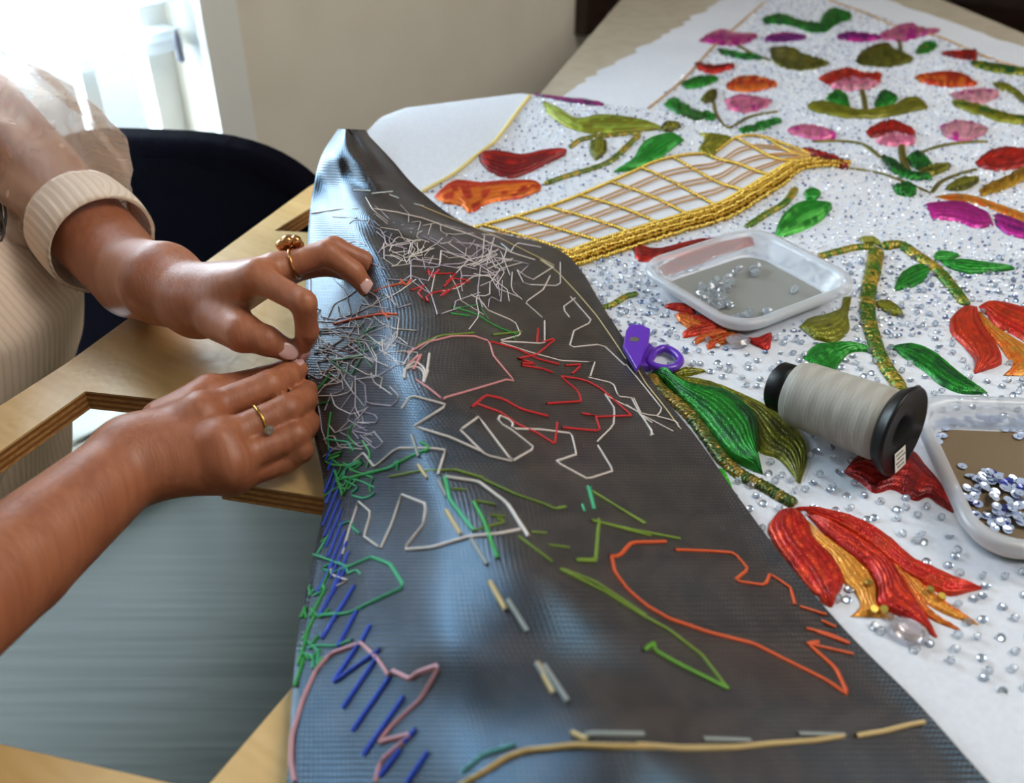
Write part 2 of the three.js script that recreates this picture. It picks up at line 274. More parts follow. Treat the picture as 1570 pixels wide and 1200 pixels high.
// ---------------------------------------------------------------- the embroidered cloth: a sheet with a raised fold
const RIDGE = [[-0.20, -1.06, 0.05], [-0.16, -1.12, 0.05], [-0.13, -1.155, 0.052], [0.012, -1.21, 0.052], [0.108, -1.18, 0.05], [0.22, -1.15, 0.04], [0.32, -1.116, 0.03], [0.39, -1.07, 0.015], [0.5, -1.0, 0.003], [0.6, -0.95, 0]];
const C0 = TABLE + 0.0015;
const clothY = (x, z) => { const [zr, h] = lerpTable(RIDGE, x), d = z - zr; return C0 + h * (d > 0 ? Math.exp(-((d / 0.15) ** 2)) : Math.exp(-((d / 0.055) ** 2))) + 0.0012 * Math.sin(x * 9 + z * 5) * Math.sin(z * 8 - x * 3) * 0.5 + 0.0006; };
const onCloth = (px, py) => {                                // where a line of sight meets the cloth
  const d = sight(px, py); let t = 0.3; const p = V(0, 0, 0);
  for (let i = 0; i < 4000; i++) { p.copy(EYE).addScaledVector(d, t); const g = p.y - clothY(p.x, p.z); if (g < 0.0002) break; t += Math.max(0.0002, g * 0.35); }
  return p;
};
const inPoly = (poly, x, y) => { let c = false; for (let i = 0, j = poly.length - 1; i < poly.length; j = i++) { const a = poly[i], b = poly[j]; if ((a[1] > y) !== (b[1] > y) && x < (b[0] - a[0]) * (y - a[1]) / (b[1] - a[1]) + a[0]) c = !c; } return c; };
const cloth = thing('embroidered_cloth', 'white cloth embroidered with sequinned flowers and crystal beads, spread over the table', 'cloth');
{
  const e1 = flat(890, 130), e2 = flat(1110, 0), e3 = flat(1360, 0), e4 = flat(1570, 75);
  const left = [[-2.2, 0.575], [e2[1], e2[0]], [e1[1], e1[0]], [-1.28, 0.035], [-1.215, 0.0], [-1.185, -0.075], [-1.16, -0.135], [-1.145, -0.15], [-1.07, -0.172], [-0.95, -0.10], [-0.8, -0.02], [-0.06, 0.06]];
  const right = [[-2.2, 0.59], [e3[1], e3[0]], [e4[1], e4[0]], [-1.2, 0.93], [-0.06, 0.94]];
  const rows = []; const nz = 260, nx = 130;
  for (let i = 0; i <= nz; i++) { const z = -2.2 + 2.14 * i / nz, l = lerpTable(left, z)[0], r = lerpTable(right, z)[0], jl = z < -1.4 ? (vnoise(i * 0.5, 3, 999, 9) - 0.5) * 0.016 : 0.002 * (vnoise(i * 0.6, 5, 999, 9) - 0.5), jr = z < -1.3 ? (vnoise(i * 0.4, 7, 999, 9) - 0.5) * 0.016 : 0;
    const row = []; for (let j = 0; j <= nx; j++) { const x = l + jl + (r + jr - l - jl) * j / nx; row.push(V(x, clothY(x, z), z)); } rows.push(row); }
  const g = gridGeometry(rows); const p = g.attributes.position, uv = g.attributes.uv; for (let i = 0; i < p.count; i++) uv.setXY(i, p.getX(i), p.getZ(i));
  part(cloth, 'ground_fabric', g, clothMat);
}
const covered = [];                                          // outlines of what is sewn on the cloth, in plan (x, z): no loose beads there
const K = (ox, oy, s) => pts => pts.map(([x, y]) => [ox + x / s, oy + y / s]);
const sparkle = new THREE.MeshPhysicalMaterial({ vertexColors: true, roughness: 0.34, metalness: 0.5, clearcoat: 0.18, clearcoatRoughness: 0.15, bumpMap: texture(256, (u, v) => 255 * vnoise(u * 64, v * 64, 64, 64), [20, 20], false), bumpScale: 0.0004, side: THREE.DoubleSide });
const tint = (c, k) => { const q = lin(...c); return [q.r * k * 0.88, q.g * k * 0.88, q.b * k * 0.88]; };
// a padded, ribbed petal or leaf between two edges traced from base to tip
function petal(parent, name, Lp, Rp, { c = [200, 60, 30], c2 = null, h = 0.003, ribs = 5, amp = 0.001, lift = 0, n = 34, dark = 0.25, jit = 0.5, rough = 0.0002 } = {}) {
  const ragged = q => [q[0] + rr(-jit, jit), q[1] + rr(-jit, jit) * 0.7, 0], a = resample(Lp, n).map(ragged), b = resample(Rp, n).map(ragged), m = Math.max(7, ribs * 4 + 1), rows = [];
  const ea = [], eb = [];
  const tone = []; for (let k = 0; k <= ribs; k++) tone.push(rr(0.85, 1.1));
  const mixing = []; for (let k = 0; k <= ribs; k++) mixing.push(rnd());
  for (let i = 0; i < n; i++) {
    const A = onCloth(a[i][0], a[i][1]), B = onCloth(b[i][0], b[i][1]), row = [];
    ea.push([A.x, A.z]); eb.push([B.x, B.z]);
    for (let j = 0; j < m; j++) {
      const v = j / (m - 1), p = A.clone().lerp(B, v), w = Math.min(1, A.distanceTo(B) / 0.012), dome = Math.sqrt(Math.max(0, 1 - (2 * v - 1) ** 2)), end = Math.min(1, Math.sqrt(Math.min(i, n - 1 - i) / (n * 0.12)) + 0.15);
      p.y = clothY(p.x, p.z) + 0.0002 + (lift * Math.min(1, dome * 2) + h * dome) * w * end + amp * Math.abs(Math.sin(v * ribs * Math.PI)) * end + (j && j < m - 1 ? rr(-rough, rough) : 0); row.push(p);
    }
    rows.push(row);
  }
  covered.push([...ea, ...eb.reverse()]);
  const seg = rnd() * 1000 | 0;
  const g = gridGeometry(rows, { colors: (i, j) => {
    const k = Math.min(ribs, Math.floor(j / (m - 1) * ribs)), q = hash(seg + k * 77, Math.floor(i / 1.5) + k * 13), f = tone[k] * (1 - dark + 2 * dark * q);
    const base = tint(c, f); if (!c2) return base; const e = tint(c2, f); const t = (mixing[k] * 0.6 + 0.4 * q) > 0.62 ? 1 : 0; return base.map((x, s) => x + (e[s] - x) * t);
  } });
  return part(parent, name, g, sparkle);
}
// a couched stem: a fat cord of tiny green and gold beads
function stem(parent, name, pts, w, { c = [66, 112, 26], c2 = [196, 156, 56], flat: fl = 0.7 } = {}) {
  const n = Math.max(24, Math.round(pts.length * 22)), q = resample(pts, n), P = q.map(p => onCloth(p[0], p[1])), rows = [], ns = 11;
  const out = [], inn = [];
  for (let i = 0; i < n; i++) {
    const t = P[Math.min(n - 1, i + 1)].clone().sub(P[Math.max(0, i - 1)]).setY(0).normalize(), side = V(-t.z, 0, t.x), d = pixel(P[i])[2], r = w / 2 * d / FOC * (0.93 + 0.14 * rnd()) * Math.min(1, 0.45 + Math.sqrt(Math.min(i, n - 1 - i) / 4) * 0.5);
    const row = []; for (let j = 0; j <= ns; j++) { const a = Math.PI * (j / ns), b = 1 + 0.16 * (rnd() - 0.5); const p = P[i].clone().addScaledVector(side, -Math.cos(a) * r * b); p.y = clothY(p.x, p.z) + 0.0002 + Math.sin(a) * r * fl * b * 1.2; row.push(p); }
    rows.push(row);
    out.push([P[i].x + side.x * r, P[i].z + side.z * r]); inn.push([P[i].x - side.x * r, P[i].z - side.z * r]);
  }
  covered.push([...out, ...inn.reverse()]);
  const s0 = rnd() * 999 | 0;
  return part(parent, name, gridGeometry(rows, { colors: (i, j) => { const band = vnoise(i * 0.12, s0, 999, 1999), k = hash(i * 3 + s0, j * 7); return tint(k < 0.14 + 0.42 * (band > 0.55) ? c2 : c, 0.55 + 0.9 * hash(i + s0, j * 31)); } }), sparkle);
}
const RED = [186, 26, 14], ORED = [206, 54, 18], ORANGE = [222, 112, 30], AMBER = [226, 150, 54], DKRED = [130, 14, 18], PINK = [222, 120, 160], LPINK = [232, 160, 180], MAG = [182, 30, 140], PURPLE = [112, 20, 120], GREEN = [24, 138, 34], DKGREEN = [14, 88, 34], OLIVE = [128, 128, 22], DKOLIVE = [78, 80, 14], GOLDC = [206, 160, 50];
const flower = label => group(cloth, 'flower', label);
// large orange tulip by the edge of the dark lining
{
  const f = flower('large orange-red tulip with amber inner petals'), k = K(1150, 760, 3.529);
  petal(f, 'petal', k([[800, 400], [930, 560], [1050, 640], [1232, 700]]), k([[850, 410], [960, 500], [1080, 590], [1236, 695]]), { c: AMBER, c2: ORANGE, ribs: 3, h: 0.002 });
  petal(f, 'petal', k([[720, 330], [800, 430], [870, 540], [950, 650], [1140, 738]]), k([[780, 350], [860, 430], [920, 520], [970, 610], [1146, 732]]), { c: ORANGE, c2: AMBER, ribs: 3, h: 0.002 });
  petal(f, 'petal', k([[230, 70], [400, 130], [560, 210], [700, 310], [830, 420], [950, 490], [1080, 546], [1170, 526], [1250, 508]]), k([[280, 60], [440, 88], [620, 148], [760, 238], [870, 338], [1000, 398], [1130, 456], [1254, 494]]), { c: ORED, c2: RED, ribs: 6, h: 0.004 });
  petal(f, 'petal', k([[290, 130], [340, 240], [430, 330], [505, 470], [570, 530], [592, 600], [540, 655]]), k([[305, 130], [400, 220], [520, 310], [630, 400], [680, 490], [690, 600], [800, 665]]), { c: AMBER, c2: ORANGE, ribs: 5, h: 0.0025, dark: 0.15 });
  petal(f, 'petal', k([[305, 105], [420, 228], [540, 330], [640, 408], [682, 500], [690, 600], [800, 650], [1000, 768]]), k([[360, 105], [490, 180], [630, 262], [750, 350], [810, 430], [865, 530], [930, 630], [1016, 764]]), { c: RED, c2: ORED, ribs: 7, h: 0.005 });
  petal(f, 'petal', k([[170, 75], [95, 170], [125, 260], [210, 390], [330, 540], [430, 604]]), k([[240, 68], [300, 130], [350, 240], [435, 330], [505, 460], [444, 604]]), { c: RED, c2: ORED, ribs: 7, h: 0.005 });
  for (const [x, y] of [[635, 500], [660, 645], [715, 645], [965, 535], [1025, 575]]) { const q = k([[x, y]])[0], p = onCloth(...q); const g = new THREE.CylinderGeometry(0.0024, 0.0028, 0.0012, 12); const m = part(f, 'sequin', g, goldBeadMat); m.position.copy(p).add(V(0, 0.0055, 0)); m.rotation.set(rr(-0.3, 0.3), 0, rr(-0.3, 0.3)); }
}
{
  const f = flower('orange tulip drooping from the arched stem'), k = K(1150, 330, 3.4286);
  petal(f, 'petal', k([[1185, 505], [1230, 600], [1310, 690], [1345, 740], [1375, 790], [1330, 842]]), k([[1205, 505], [1290, 590], [1390, 650], [1450, 690], [1510, 740], [1500, 846]]), { c: AMBER, c2: ORANGE, ribs: 5, h: 0.0025, dark: 0.15 });
  petal(f, 'petal', k([[1200, 480], [1300, 590], [1400, 640], [1480, 700], [1590, 820]]), k([[1240, 458], [1380, 474], [1480, 510], [1590, 590], [1690, 720]]), { c: ORED, c2: RED, ribs: 7, h: 0.005 });
  petal(f, 'petal', k([[1130, 478], [1050, 550], [1055, 620], [1130, 700], [1180, 770], [1175, 830]]), k([[1195, 480], [1205, 560], [1265, 650], [1315, 720], [1322, 780], [1182, 834]]), { c: ORED, c2: RED, ribs: 6, h: 0.005 });
}
{
  const f = flower('scarlet flower beneath the first plastic tray'), k = K(900, 340, 3.738);
  petal(f, 'petal', k([[198, 105], [280, 130], [400, 152], [520, 128], [640, 100], [780, 88]]), k([[200, 118], [268, 165], [285, 222], [380, 228], [500, 205], [720, 160]]), { c: RED, c2: DKRED, ribs: 4, h: 0.002 });
  petal(f, 'petal', k([[410, 260], [560, 190], [720, 130], [940, 85]]), k([[450, 310], [600, 260], [780, 190], [965, 130]]), { c: RED, c2: DKRED, ribs: 5, h: 0.002 });
}
{
  const f = flower('orange flower with flame-like petals at the tray corner'), k = K(900, 340, 3.738);
  for (const [L, R, c] of [[[[445, 480], [520, 470], [620, 490]], [[450, 495], [540, 520], [620, 535]], RED], [[[505, 530], [560, 525], [660, 570]], [[520, 572], [580, 610], [660, 625]], ORANGE], [[[580, 540], [680, 545], [790, 590]], [[600, 575], [700, 600], [790, 630]], RED],
    [[[545, 640], [620, 590], [740, 580]], [[550, 668], [640, 652], [760, 625]], ORED], [[[605, 680], [680, 640], [800, 610]], [[620, 706], [700, 672], [820, 645]], ORANGE], [[[682, 705], [760, 645], [870, 640]], [[690, 735], [780, 705], [890, 670]], ORANGE], [[[890, 665], [960, 668], [1056, 635]], [[950, 705], [1040, 735], [1064, 650]], RED]])
    petal(f, 'petal', k(L), k(R), { c, c2: ORED, ribs: 4, h: 0.0022, n: 22 });
}
{
  const f = flower('olive bud with rows of bugle beads beside the tray'), k = K(1150, 330, 3.4286);
  petal(f, 'petal', k([[490, 430], [470, 500], [400, 525], [310, 545], [255, 588]]), k([[535, 430], [515, 540], [522, 600], [450, 668], [340, 655]]), { c: OLIVE, c2: DKOLIVE, ribs: 6, h: 0.005 });
}
{
  const f = flower('crushed red flower under the thread spool'), k = K(1160, 540, 3.751);
  petal(f, 'petal', k([[500, 685], [600, 590], [700, 600], [800, 600], [900, 570], [960, 640], [1040, 740], [1142, 910]]), k([[505, 695], [610, 760], [680, 812], [780, 792], [920, 857], [980, 832], [1060, 884], [1132, 926]]), { c: RED, c2: DKRED, ribs: 6, h: 0.004 });
}
// stems and leaves round the trays and the spool
{
  const k = K(1150, 330, 3.4286);
  stem(cloth, 'stem', k([[665, 185], [650, 280], [622, 400], [618, 520], [640, 620], [672, 720], [725, 820], [780, 900], [805, 985]]), 23);
  stem(cloth, 'stem', k([[690, 172], [780, 160], [880, 220], [980, 290], [1060, 380], [1135, 475]]), 19);
  stem(cloth, 'stem', k([[660, 172], [560, 172], [470, 192], [360, 222]]), 14);
  for (const [L, R, c, c2] of [[[[570, 122], [640, 118], [690, 150]], [[590, 152], [640, 152], [690, 168]], OLIVE, DKOLIVE], [[[756, 392], [790, 310], [890, 258], [942, 286]], [[760, 400], [850, 382], [920, 342], [946, 300]], GREEN, DKGREEN], [[[1000, 248], [1100, 234], [1250, 254], [1392, 275]], [[1030, 272], [1120, 306], [1260, 306], [1392, 287]], GREEN, DKGREEN],
    [[[960, 220], [985, 194], [1100, 208]], [[970, 242], [1040, 242], [1100, 218]], GREEN, [50, 160, 60]], [[[660, 453], [740, 458], [808, 520]], [[665, 482], [730, 522], [800, 538]], OLIVE, DKOLIVE], [[[738, 692], [860, 678], [960, 716], [1060, 796], [1170, 886], [1248, 932]], [[745, 704], [830, 765], [920, 826], [1000, 894], [1110, 938], [1240, 942]], GREEN, DKGREEN],
    [[[642, 698], [540, 676], [440, 672], [330, 688], [278, 750]], [[642, 718], [530, 724], [480, 770], [440, 830], [400, 850]], GREEN, [70, 170, 70]]]) petal(cloth, 'leaf', k(L), k(R), { c, c2, ribs: 5, h: 0.003, n: 28 });
}
{
  const k = K(960, 520, 4.285);
  petal(cloth, 'leaf', k([[270, 262], [400, 258], [560, 288], [720, 348], [900, 430], [1050, 520], [1150, 620], [1200, 730], [1148, 948]]), k([[330, 330], [500, 350], [620, 400], [730, 470], [820, 560], [840, 660], [870, 740], [1000, 790], [1128, 948]]), { c: OLIVE, c2: DKOLIVE, ribs: 8, h: 0.003 });
  petal(cloth, 'leaf', k([[170, 212], [250, 220], [330, 290], [480, 336], [640, 356], [750, 420], [850, 530], [862, 650], [862, 780], [902, 888]]), k([[172, 240], [255, 300], [345, 400], [425, 480], [525, 590], [598, 690], [700, 800], [800, 852], [896, 890]]), { c: GREEN, c2: DKGREEN, ribs: 9, h: 0.006, lift: 0.003, n: 46 });
  petal(cloth, 'leaf', k([[572, 850], [640, 868], [698, 980]]), k([[588, 884], [618, 934], [682, 988]]), { c: [60, 200, 40], ribs: 3, h: 0.003, n: 20 });
  petal(cloth, 'leaf', k([[300, 225], [380, 195], [522, 205]]), k([[320, 252], [420, 242], [522, 216]]), { c: OLIVE, c2: DKOLIVE, ribs: 3, h: 0.003, n: 20 });
  stem(cloth, 'stem', k([[150, 240], [230, 340], [340, 430], [450, 540], [560, 690], [640, 800], [760, 900], [900, 970], [1020, 1040], [1115, 1092]]), 23, { c: [58, 84, 20], c2: [176, 134, 52] });
}
stem(cloth, 'stem', K(900, 340, 3.738)([[40, 500], [140, 480], [220, 432], [292, 414]]), 12);
// the raised fold: flowers, leaves, gold cord
{
  const k = K(560, 120, 3.14);
  petal(flower('deep red flower beside the gold cord'), 'petal', k([[545, 358], [640, 350], [760, 368], [860, 348], [972, 343]]), k([[550, 402], [600, 452], [700, 484], [820, 442], [966, 372]]), { c: DKRED, c2: RED, ribs: 7, h: 0.004 });
  petal(flower('orange flower at the end of the gold cord'), 'petal', k([[330, 570], [430, 493], [560, 503], [700, 493], [820, 500], [848, 518]]), k([[370, 602], [470, 622], [500, 652], [600, 602], [740, 582], [842, 544]]), { c: ORED, c2: ORANGE, ribs: 6, h: 0.004 });
  petal(flower('violet flower on the crest of the fold'), 'petal', k([[810, 70], [950, 92], [1060, 98], [1150, 122]]), k([[815, 82], [950, 110], [1060, 127], [1150, 134]]), { c: PURPLE, c2: MAG, ribs: 3, h: 0.002 });
  for (const [L, R, c, c2, n] of [[[[850, 108], [930, 148], [1020, 198], [1130, 178], [1300, 198], [1425, 233]], [[870, 162], [940, 222], [1050, 262], [1180, 272], [1300, 262], [1425, 248]], OLIVE, [150, 170, 60], 34], [[[1085, 298], [1080, 350], [1105, 396]], [[1162, 298], [1162, 350], [1112, 400]], OLIVE, DKOLIVE, 20], [[[1190, 456], [1290, 388], [1340, 308], [1460, 268], [1522, 288]], [[1240, 452], [1340, 432], [1420, 392], [1490, 332], [1537, 300]], GREEN, [60, 160, 70], 30], [[[1420, 240], [1450, 213], [1512, 222]], [[1430, 257], [1480, 257], [1522, 236]], DKOLIVE, OLIVE, 18]])
    petal(cloth, 'leaf', k(L), k(R), { c, c2, ribs: 6, h: 0.004, n });
  stem(cloth, 'stem', k([[980, 337], [1040, 297], [1180, 277], [1335, 262]]), 9, { c: [92, 104, 24] });
  stem(cloth, 'stem', k([[860, 512], [960, 476], [1080, 441], [1180, 401], [1260, 331], [1322, 270]]), 10, { c: [72, 104, 24] });
  const cord = K(560, 120, 3.14)([[792, 88], [720, 182], [620, 310], [540, 370], [430, 460], [280, 545]]);
  const q = resample(cord, 90).map(p => onCloth(p[0], p[1]).add(V(0, 0.001, 0)));
  part(cloth, 'gold_cord', mergeGeometries(q.map((p, i) => { const g = new THREE.IcosahedronGeometry(0.0026, 1); g.scale(1, 0.8, 1); g.translate(p.x, p.y, p.z); return g; })), paleGoldMat);
  for (const pts of [[[545, 12], [430, 110], [340, 190], [220, 320], [85, 432]], [[800, 3], [960, 60], [1060, 105], [1240, 150], [1400, 220], [1590, 282]]]) part(cloth, 'gold_cord', tube(resample(K(960, 0, 2.574)(pts), 40).map(p => onCloth(p[0], p[1]).add(V(0, 0.001, 0))), 0.0018, 5, 80), goldThreadMat);
}
{
  const k = K(860, 180, 3.14);
  petal(cloth, 'leaf', k([[1030, 562], [1060, 480], [1150, 408], [1302, 413]]), k([[1060, 582], [1150, 552], [1250, 502], [1308, 440]]), { c: GREEN, c2: [80, 180, 70], ribs: 5, h: 0.004, n: 26 });
  petal(cloth, 'leaf', k([[1165, 370], [1200, 343], [1252, 365]]), k([[1180, 397], [1220, 402], [1250, 380]]), { c: GREEN, ribs: 3, h: 0.004, n: 18 });
  stem(cloth, 'stem', k([[890, 532], [980, 472], [1080, 412], [1132, 340]]), 12);
  petal(cloth, 'leaf', k([[655, 78], [690, 100], [662, 160], [730, 204]]), k([[822, 92], [802, 130], [745, 180], [738, 202]]), { c: OLIVE, c2: [150, 140, 40], ribs: 4, h: 0.004, n: 22 });
}
// gold lattice panel running up the fold
{
  const lat = group(cloth, 'gold_lattice', 'gold beaded lattice with a wide sequinned border');
  const far = resample([[730, 350], [800, 331], [860, 312], [930, 283], [968, 266], [1006, 249], [1051, 239], [1096, 234], [1128, 213], [1160, 210], [1217, 228], [1258, 243]], 140), near = resample([[780, 412], [830, 398], [870, 388], [917, 371], [987, 349], [1051, 330], [1102, 314], [1140, 293], [1178, 270], [1213, 250], [1258, 244]], 140);
  const at = (u, v) => { const i = Math.min(138.999, Math.max(0, u * 139)), a = Math.floor(i), f = i - a, g = (t) => [t[a][0] + (t[a + 1][0] - t[a][0]) * f, t[a][1] + (t[a + 1][1] - t[a][1]) * f]; const p = g(far), q = g(near); return onCloth(p[0] + (q[0] - p[0]) * v, p[1] + (q[1] - p[1]) * v).add(V(0, 0.0016, 0)); };
  const oldGold = std(168, 128, 44, 0.3, { metalness: 0.9 });
  const beadGeo = new THREE.IcosahedronGeometry(0.0021, 1);
  const beads = (pts, s = 1) => mergeGeometries(pts.map(p => { const g = beadGeo.clone(); g.scale(s, s, s); g.translate(p.x, p.y, p.z); return g; }));
  for (const v of [0.25, 0.5, 0.75]) for (const e of [-0.035, 0.035]) { const pts = []; for (let i = 0; i <= 60; i++) pts.push(at(i / 60 * 0.97, v + e)); part(lat, 'gold_thread', tube(pts, 0.0011, 5, 90), goldThreadMat); }
  for (let i = -1; i < 11; i++) {
    const u0 = i * 0.092 + 0.02, pts = []; for (let j = 0; j <= 26; j++) { const u = u0 + 0.17 * j / 26; if (u >= 0 && u < 0.97) pts.push(at(u, j / 26)); }
    if (pts.length > 3) { part(lat, 'bead_string', beads(pts), goldBeadMat); part(lat, 'gold_thread', tube(pts.map(p => p.clone().add(V(0.004, -0.001, 0.002))), 0.0008, 4, 40), goldThreadMat); }
  }
  for (const v of [0, 0.99]) { const pts = []; for (let i = 0; i <= 120; i++) pts.push(at(i / 120, v)); part(lat, 'bead_string', beads(pts, 1.05), goldBeadMat); }
  const up = [[780, 414], [830, 400], [872, 391], [917, 375], [987, 353], [1051, 334], [1102, 318], [1140, 297], [1180, 273], [1215, 252], [1300, 251]], dn = [[790, 440], [850, 424], [884, 410], [925, 397], [1000, 372], [1060, 354], [1115, 338], [1160, 312], [1200, 286], [1230, 262], [1300, 256]];
  petal(lat, 'border', up, dn, { c: GOLDC, c2: [150, 112, 26], ribs: 5, h: 0.002, n: 90, dark: 0.5 }).material = new THREE.MeshPhysicalMaterial({ vertexColors: true, roughness: 0.3, metalness: 0.8, bumpMap: sparkle.bumpMap, bumpScale: 0.0015, side: THREE.DoubleSide });
  const bu = resample(up, 130), bd = resample(dn, 130);
  for (const w of [0.08, 0.3, 0.52, 0.74, 0.97]) part(lat, 'bead_string', beads(bu.map((p, i) => { const q = onCloth(p[0] + (bd[i][0] - p[0]) * w, p[1] + (bd[i][1] - p[1]) * w); q.y += 0.0016 + 0.0024 * Math.sqrt(Math.max(0, 1 - (2 * w - 1) ** 2)) + rr(-0.0006, 0.0008); q.x += rr(-0.001, 0.001); q.z += rr(-0.001, 0.001); return q; }), 1.15), w > 0.2 && w < 0.8 ? [goldBeadMat, oldGold][Math.round(w * 4.5) % 2] : goldBeadMat);
}
// flowers and leaves of the far part of the cloth
{
  const k = K(960, 0, 2.574), fl = flower;
  const P = (parent, name, L, R, c, c2, ribs = 4) => petal(parent, name, k(L), k(R), { c, c2, ribs, h: 0.005, n: 26, amp: 0.001, dark: 0.4, jit: 1.5, rough: 0.0014 });
  P(fl('small pink flower near the frayed edge'), 'petal', [[285, 162], [370, 118], [420, 130], [520, 140]], [[300, 168], [400, 182], [460, 177], [512, 152]], PINK, MAG);
  P(fl('violet flower at the far end, left of the pair'), 'petal', [[545, 150], [620, 133], [712, 147]], [[550, 164], [620, 170], [702, 157]], PURPLE, MAG);
  P(fl('violet flower at the far end, right of the pair'), 'petal', [[830, 143], [880, 128], [1000, 148]], [[840, 157], [920, 167], [1000, 162]], PURPLE, MAG);
  P(fl('pink flower close to the far cord'), 'petal', [[990, 142], [1110, 93], [1160, 113], [1237, 119]], [[1010, 157], [1100, 162], [1180, 142], [1232, 127]], PINK, MAG);
  P(fl('dark red bud at the far cord'), 'petal', [[1240, 213], [1330, 203], [1382, 196]], [[1260, 222], [1340, 237], [1387, 237]], DKRED, RED);
  P(fl('dark red bud by the left cord'), 'petal', [[268, 248], [330, 260], [427, 260]], [[285, 277], [340, 294], [427, 270]], DKRED, RED);
  P(fl('orange flower left of the red and pink one'), 'petal', [[393, 335], [440, 308], [530, 306], [598, 334]], [[405, 357], [460, 364], [540, 357], [592, 344]], ORED, ORANGE);
  P(fl('magenta flower above the forked stem'), 'petal', [[385, 398], [450, 378], [575, 398]], [[400, 432], [480, 447], [562, 422]], PINK, MAG);
  { const f = fl('red flower with a pink heart in the middle'); P(f, 'petal', [[755, 308], [820, 283], [870, 270], [930, 288], [1012, 293]], [[798, 337], [870, 332], [940, 332], [1000, 327]], RED, ORED); P(f, 'petal', [[798, 342], [860, 312], [930, 307], [1002, 332]], [[828, 357], [880, 360], [940, 357], [982, 347]], PINK, LPINK); }
  P(fl('orange flower right of the red and pink one'), 'petal', [[1135, 303], [1200, 293], [1300, 286], [1385, 332]], [[1160, 327], [1230, 340], [1310, 347], [1378, 340]], ORED, ORANGE);
  P(fl('pale pink flower by the right-hand leaves'), 'petal', [[1280, 373], [1380, 352], [1470, 363]], [[1305, 402], [1390, 414], [1475, 382]], LPINK, MAG);
  P(fl('pink flower above the lattice'), 'petal', [[630, 515], [700, 493], [835, 530]], [[650, 532], [740, 552], [824, 552]], PINK, MAG);
  { const f = fl('red and pink flower over the thick stem'); P(f, 'petal', [[940, 518], [1035, 478], [1143, 518]], [[962, 547], [1040, 542], [1138, 557]], RED, DKRED); P(f, 'petal', [[982, 557], [1050, 525], [1143, 547]], [[1000, 574], [1060, 580], [1138, 572]], PINK, LPINK); }
  P(fl('pale pink flower with a magenta heart'), 'petal', [[1235, 500], [1320, 478], [1428, 510]], [[1255, 542], [1340, 560], [1414, 532]], LPINK, MAG);
  P(fl('large scarlet flower by the gold band'), 'petal', [[1378, 640], [1430, 598], [1500, 583], [1640, 600]], [[1390, 662], [1470, 677], [1540, 667], [1640, 650]], RED, DKRED, 6);
  P(fl('dark red petal at the end of the lattice'), 'petal', [[685, 588], [780, 608], [885, 650]], [[740, 622], [800, 652], [872, 672]], DKRED, RED);
  for (const [L, R, c, c2] of [
    [[[533, 73], [600, 58], [690, 83], [770, 93]], [[545, 97], [640, 102], [740, 132], [795, 127]], GREEN, DKGREEN], [[[760, 93], [800, 36], [895, 58]], [[790, 127], [840, 92], [890, 77]], GREEN, DKGREEN],
    [[[565, 188], [660, 188], [700, 213], [800, 250]], [[572, 242], [640, 277], [720, 278], [794, 260]], OLIVE, DKOLIVE], [[[355, 193], [440, 213], [535, 228]], [[380, 217], [450, 234], [535, 237]], DKGREEN, GREEN],
    [[[900, 240], [950, 188], [1040, 172], [1060, 198], [1135, 228]], [[918, 257], [980, 265], [1060, 265], [1122, 247]], OLIVE, DKOLIVE], [[[1138, 205], [1180, 168], [1224, 173]], [[1150, 217], [1200, 207], [1224, 187]], GREEN, OLIVE],
    [[[212, 335], [270, 308], [362, 308]], [[235, 352], [290, 347], [362, 322]], GREEN, DKGREEN], [[[293, 395], [320, 363], [362, 358]], [[308, 412], [345, 402], [362, 372]], OLIVE, DKOLIVE], [[[148, 410], [190, 388], [270, 428], [352, 458]], [[165, 432], [240, 467], [310, 478], [350, 475]], GREEN, DKGREEN],
    [[[440, 508], [520, 488], [614, 473]], [[460, 527], [530, 517], [614, 485]], GREEN, DKGREEN], [[[788, 385], [830, 358], [872, 378]], [[800, 402], [840, 417], [882, 432]], GREEN, DKGREEN], [[[978, 410], [1010, 358], [1074, 388]], [[990, 432], [1020, 427], [1068, 400]], GREEN, DKGREEN],
    [[[712, 415], [760, 398], [860, 428], [960, 438], [1060, 418], [1130, 381], [1190, 420]], [[725, 432], [800, 457], [900, 470], [980, 470], [1080, 452], [1140, 442], [1184, 434]], OLIVE, DKOLIVE], [[[1278, 398], [1380, 413], [1500, 453], [1590, 470]], [[1295, 422], [1390, 457], [1500, 486], [1590, 494]], OLIVE, DKGREEN],
    [[[1355, 243], [1440, 253], [1600, 283]], [[1370, 264], [1460, 288], [1600, 304]], DKGREEN, OLIVE], [[[1438, 328], [1500, 338], [1580, 400]], [[1460, 352], [1510, 367], [1575, 414]], OLIVE, DKOLIVE], [[[998, 618], [1040, 623], [1110, 678], [1205, 698]], [[1020, 652], [1080, 702], [1150, 713], [1205, 712]], DKGREEN, GREEN],
    [[[1108, 620], [1150, 597], [1204, 648]], [[1120, 652], [1160, 682], [1204, 667]], DKGREEN, GREEN], [[[1150, 680], [1200, 658], [1280, 653]], [[1160, 702], [1230, 692], [1280, 664]], OLIVE, DKOLIVE], [[[1255, 750], [1310, 708], [1394, 708]], [[1290, 757], [1340, 752], [1390, 722]], OLIVE, DKOLIVE], [[[1048, 740], [1100, 722], [1144, 748]], [[1068, 767], [1110, 780], [1144, 772]], GREEN, DKGREEN]])
    P(cloth, 'leaf', L, R, c, c2);
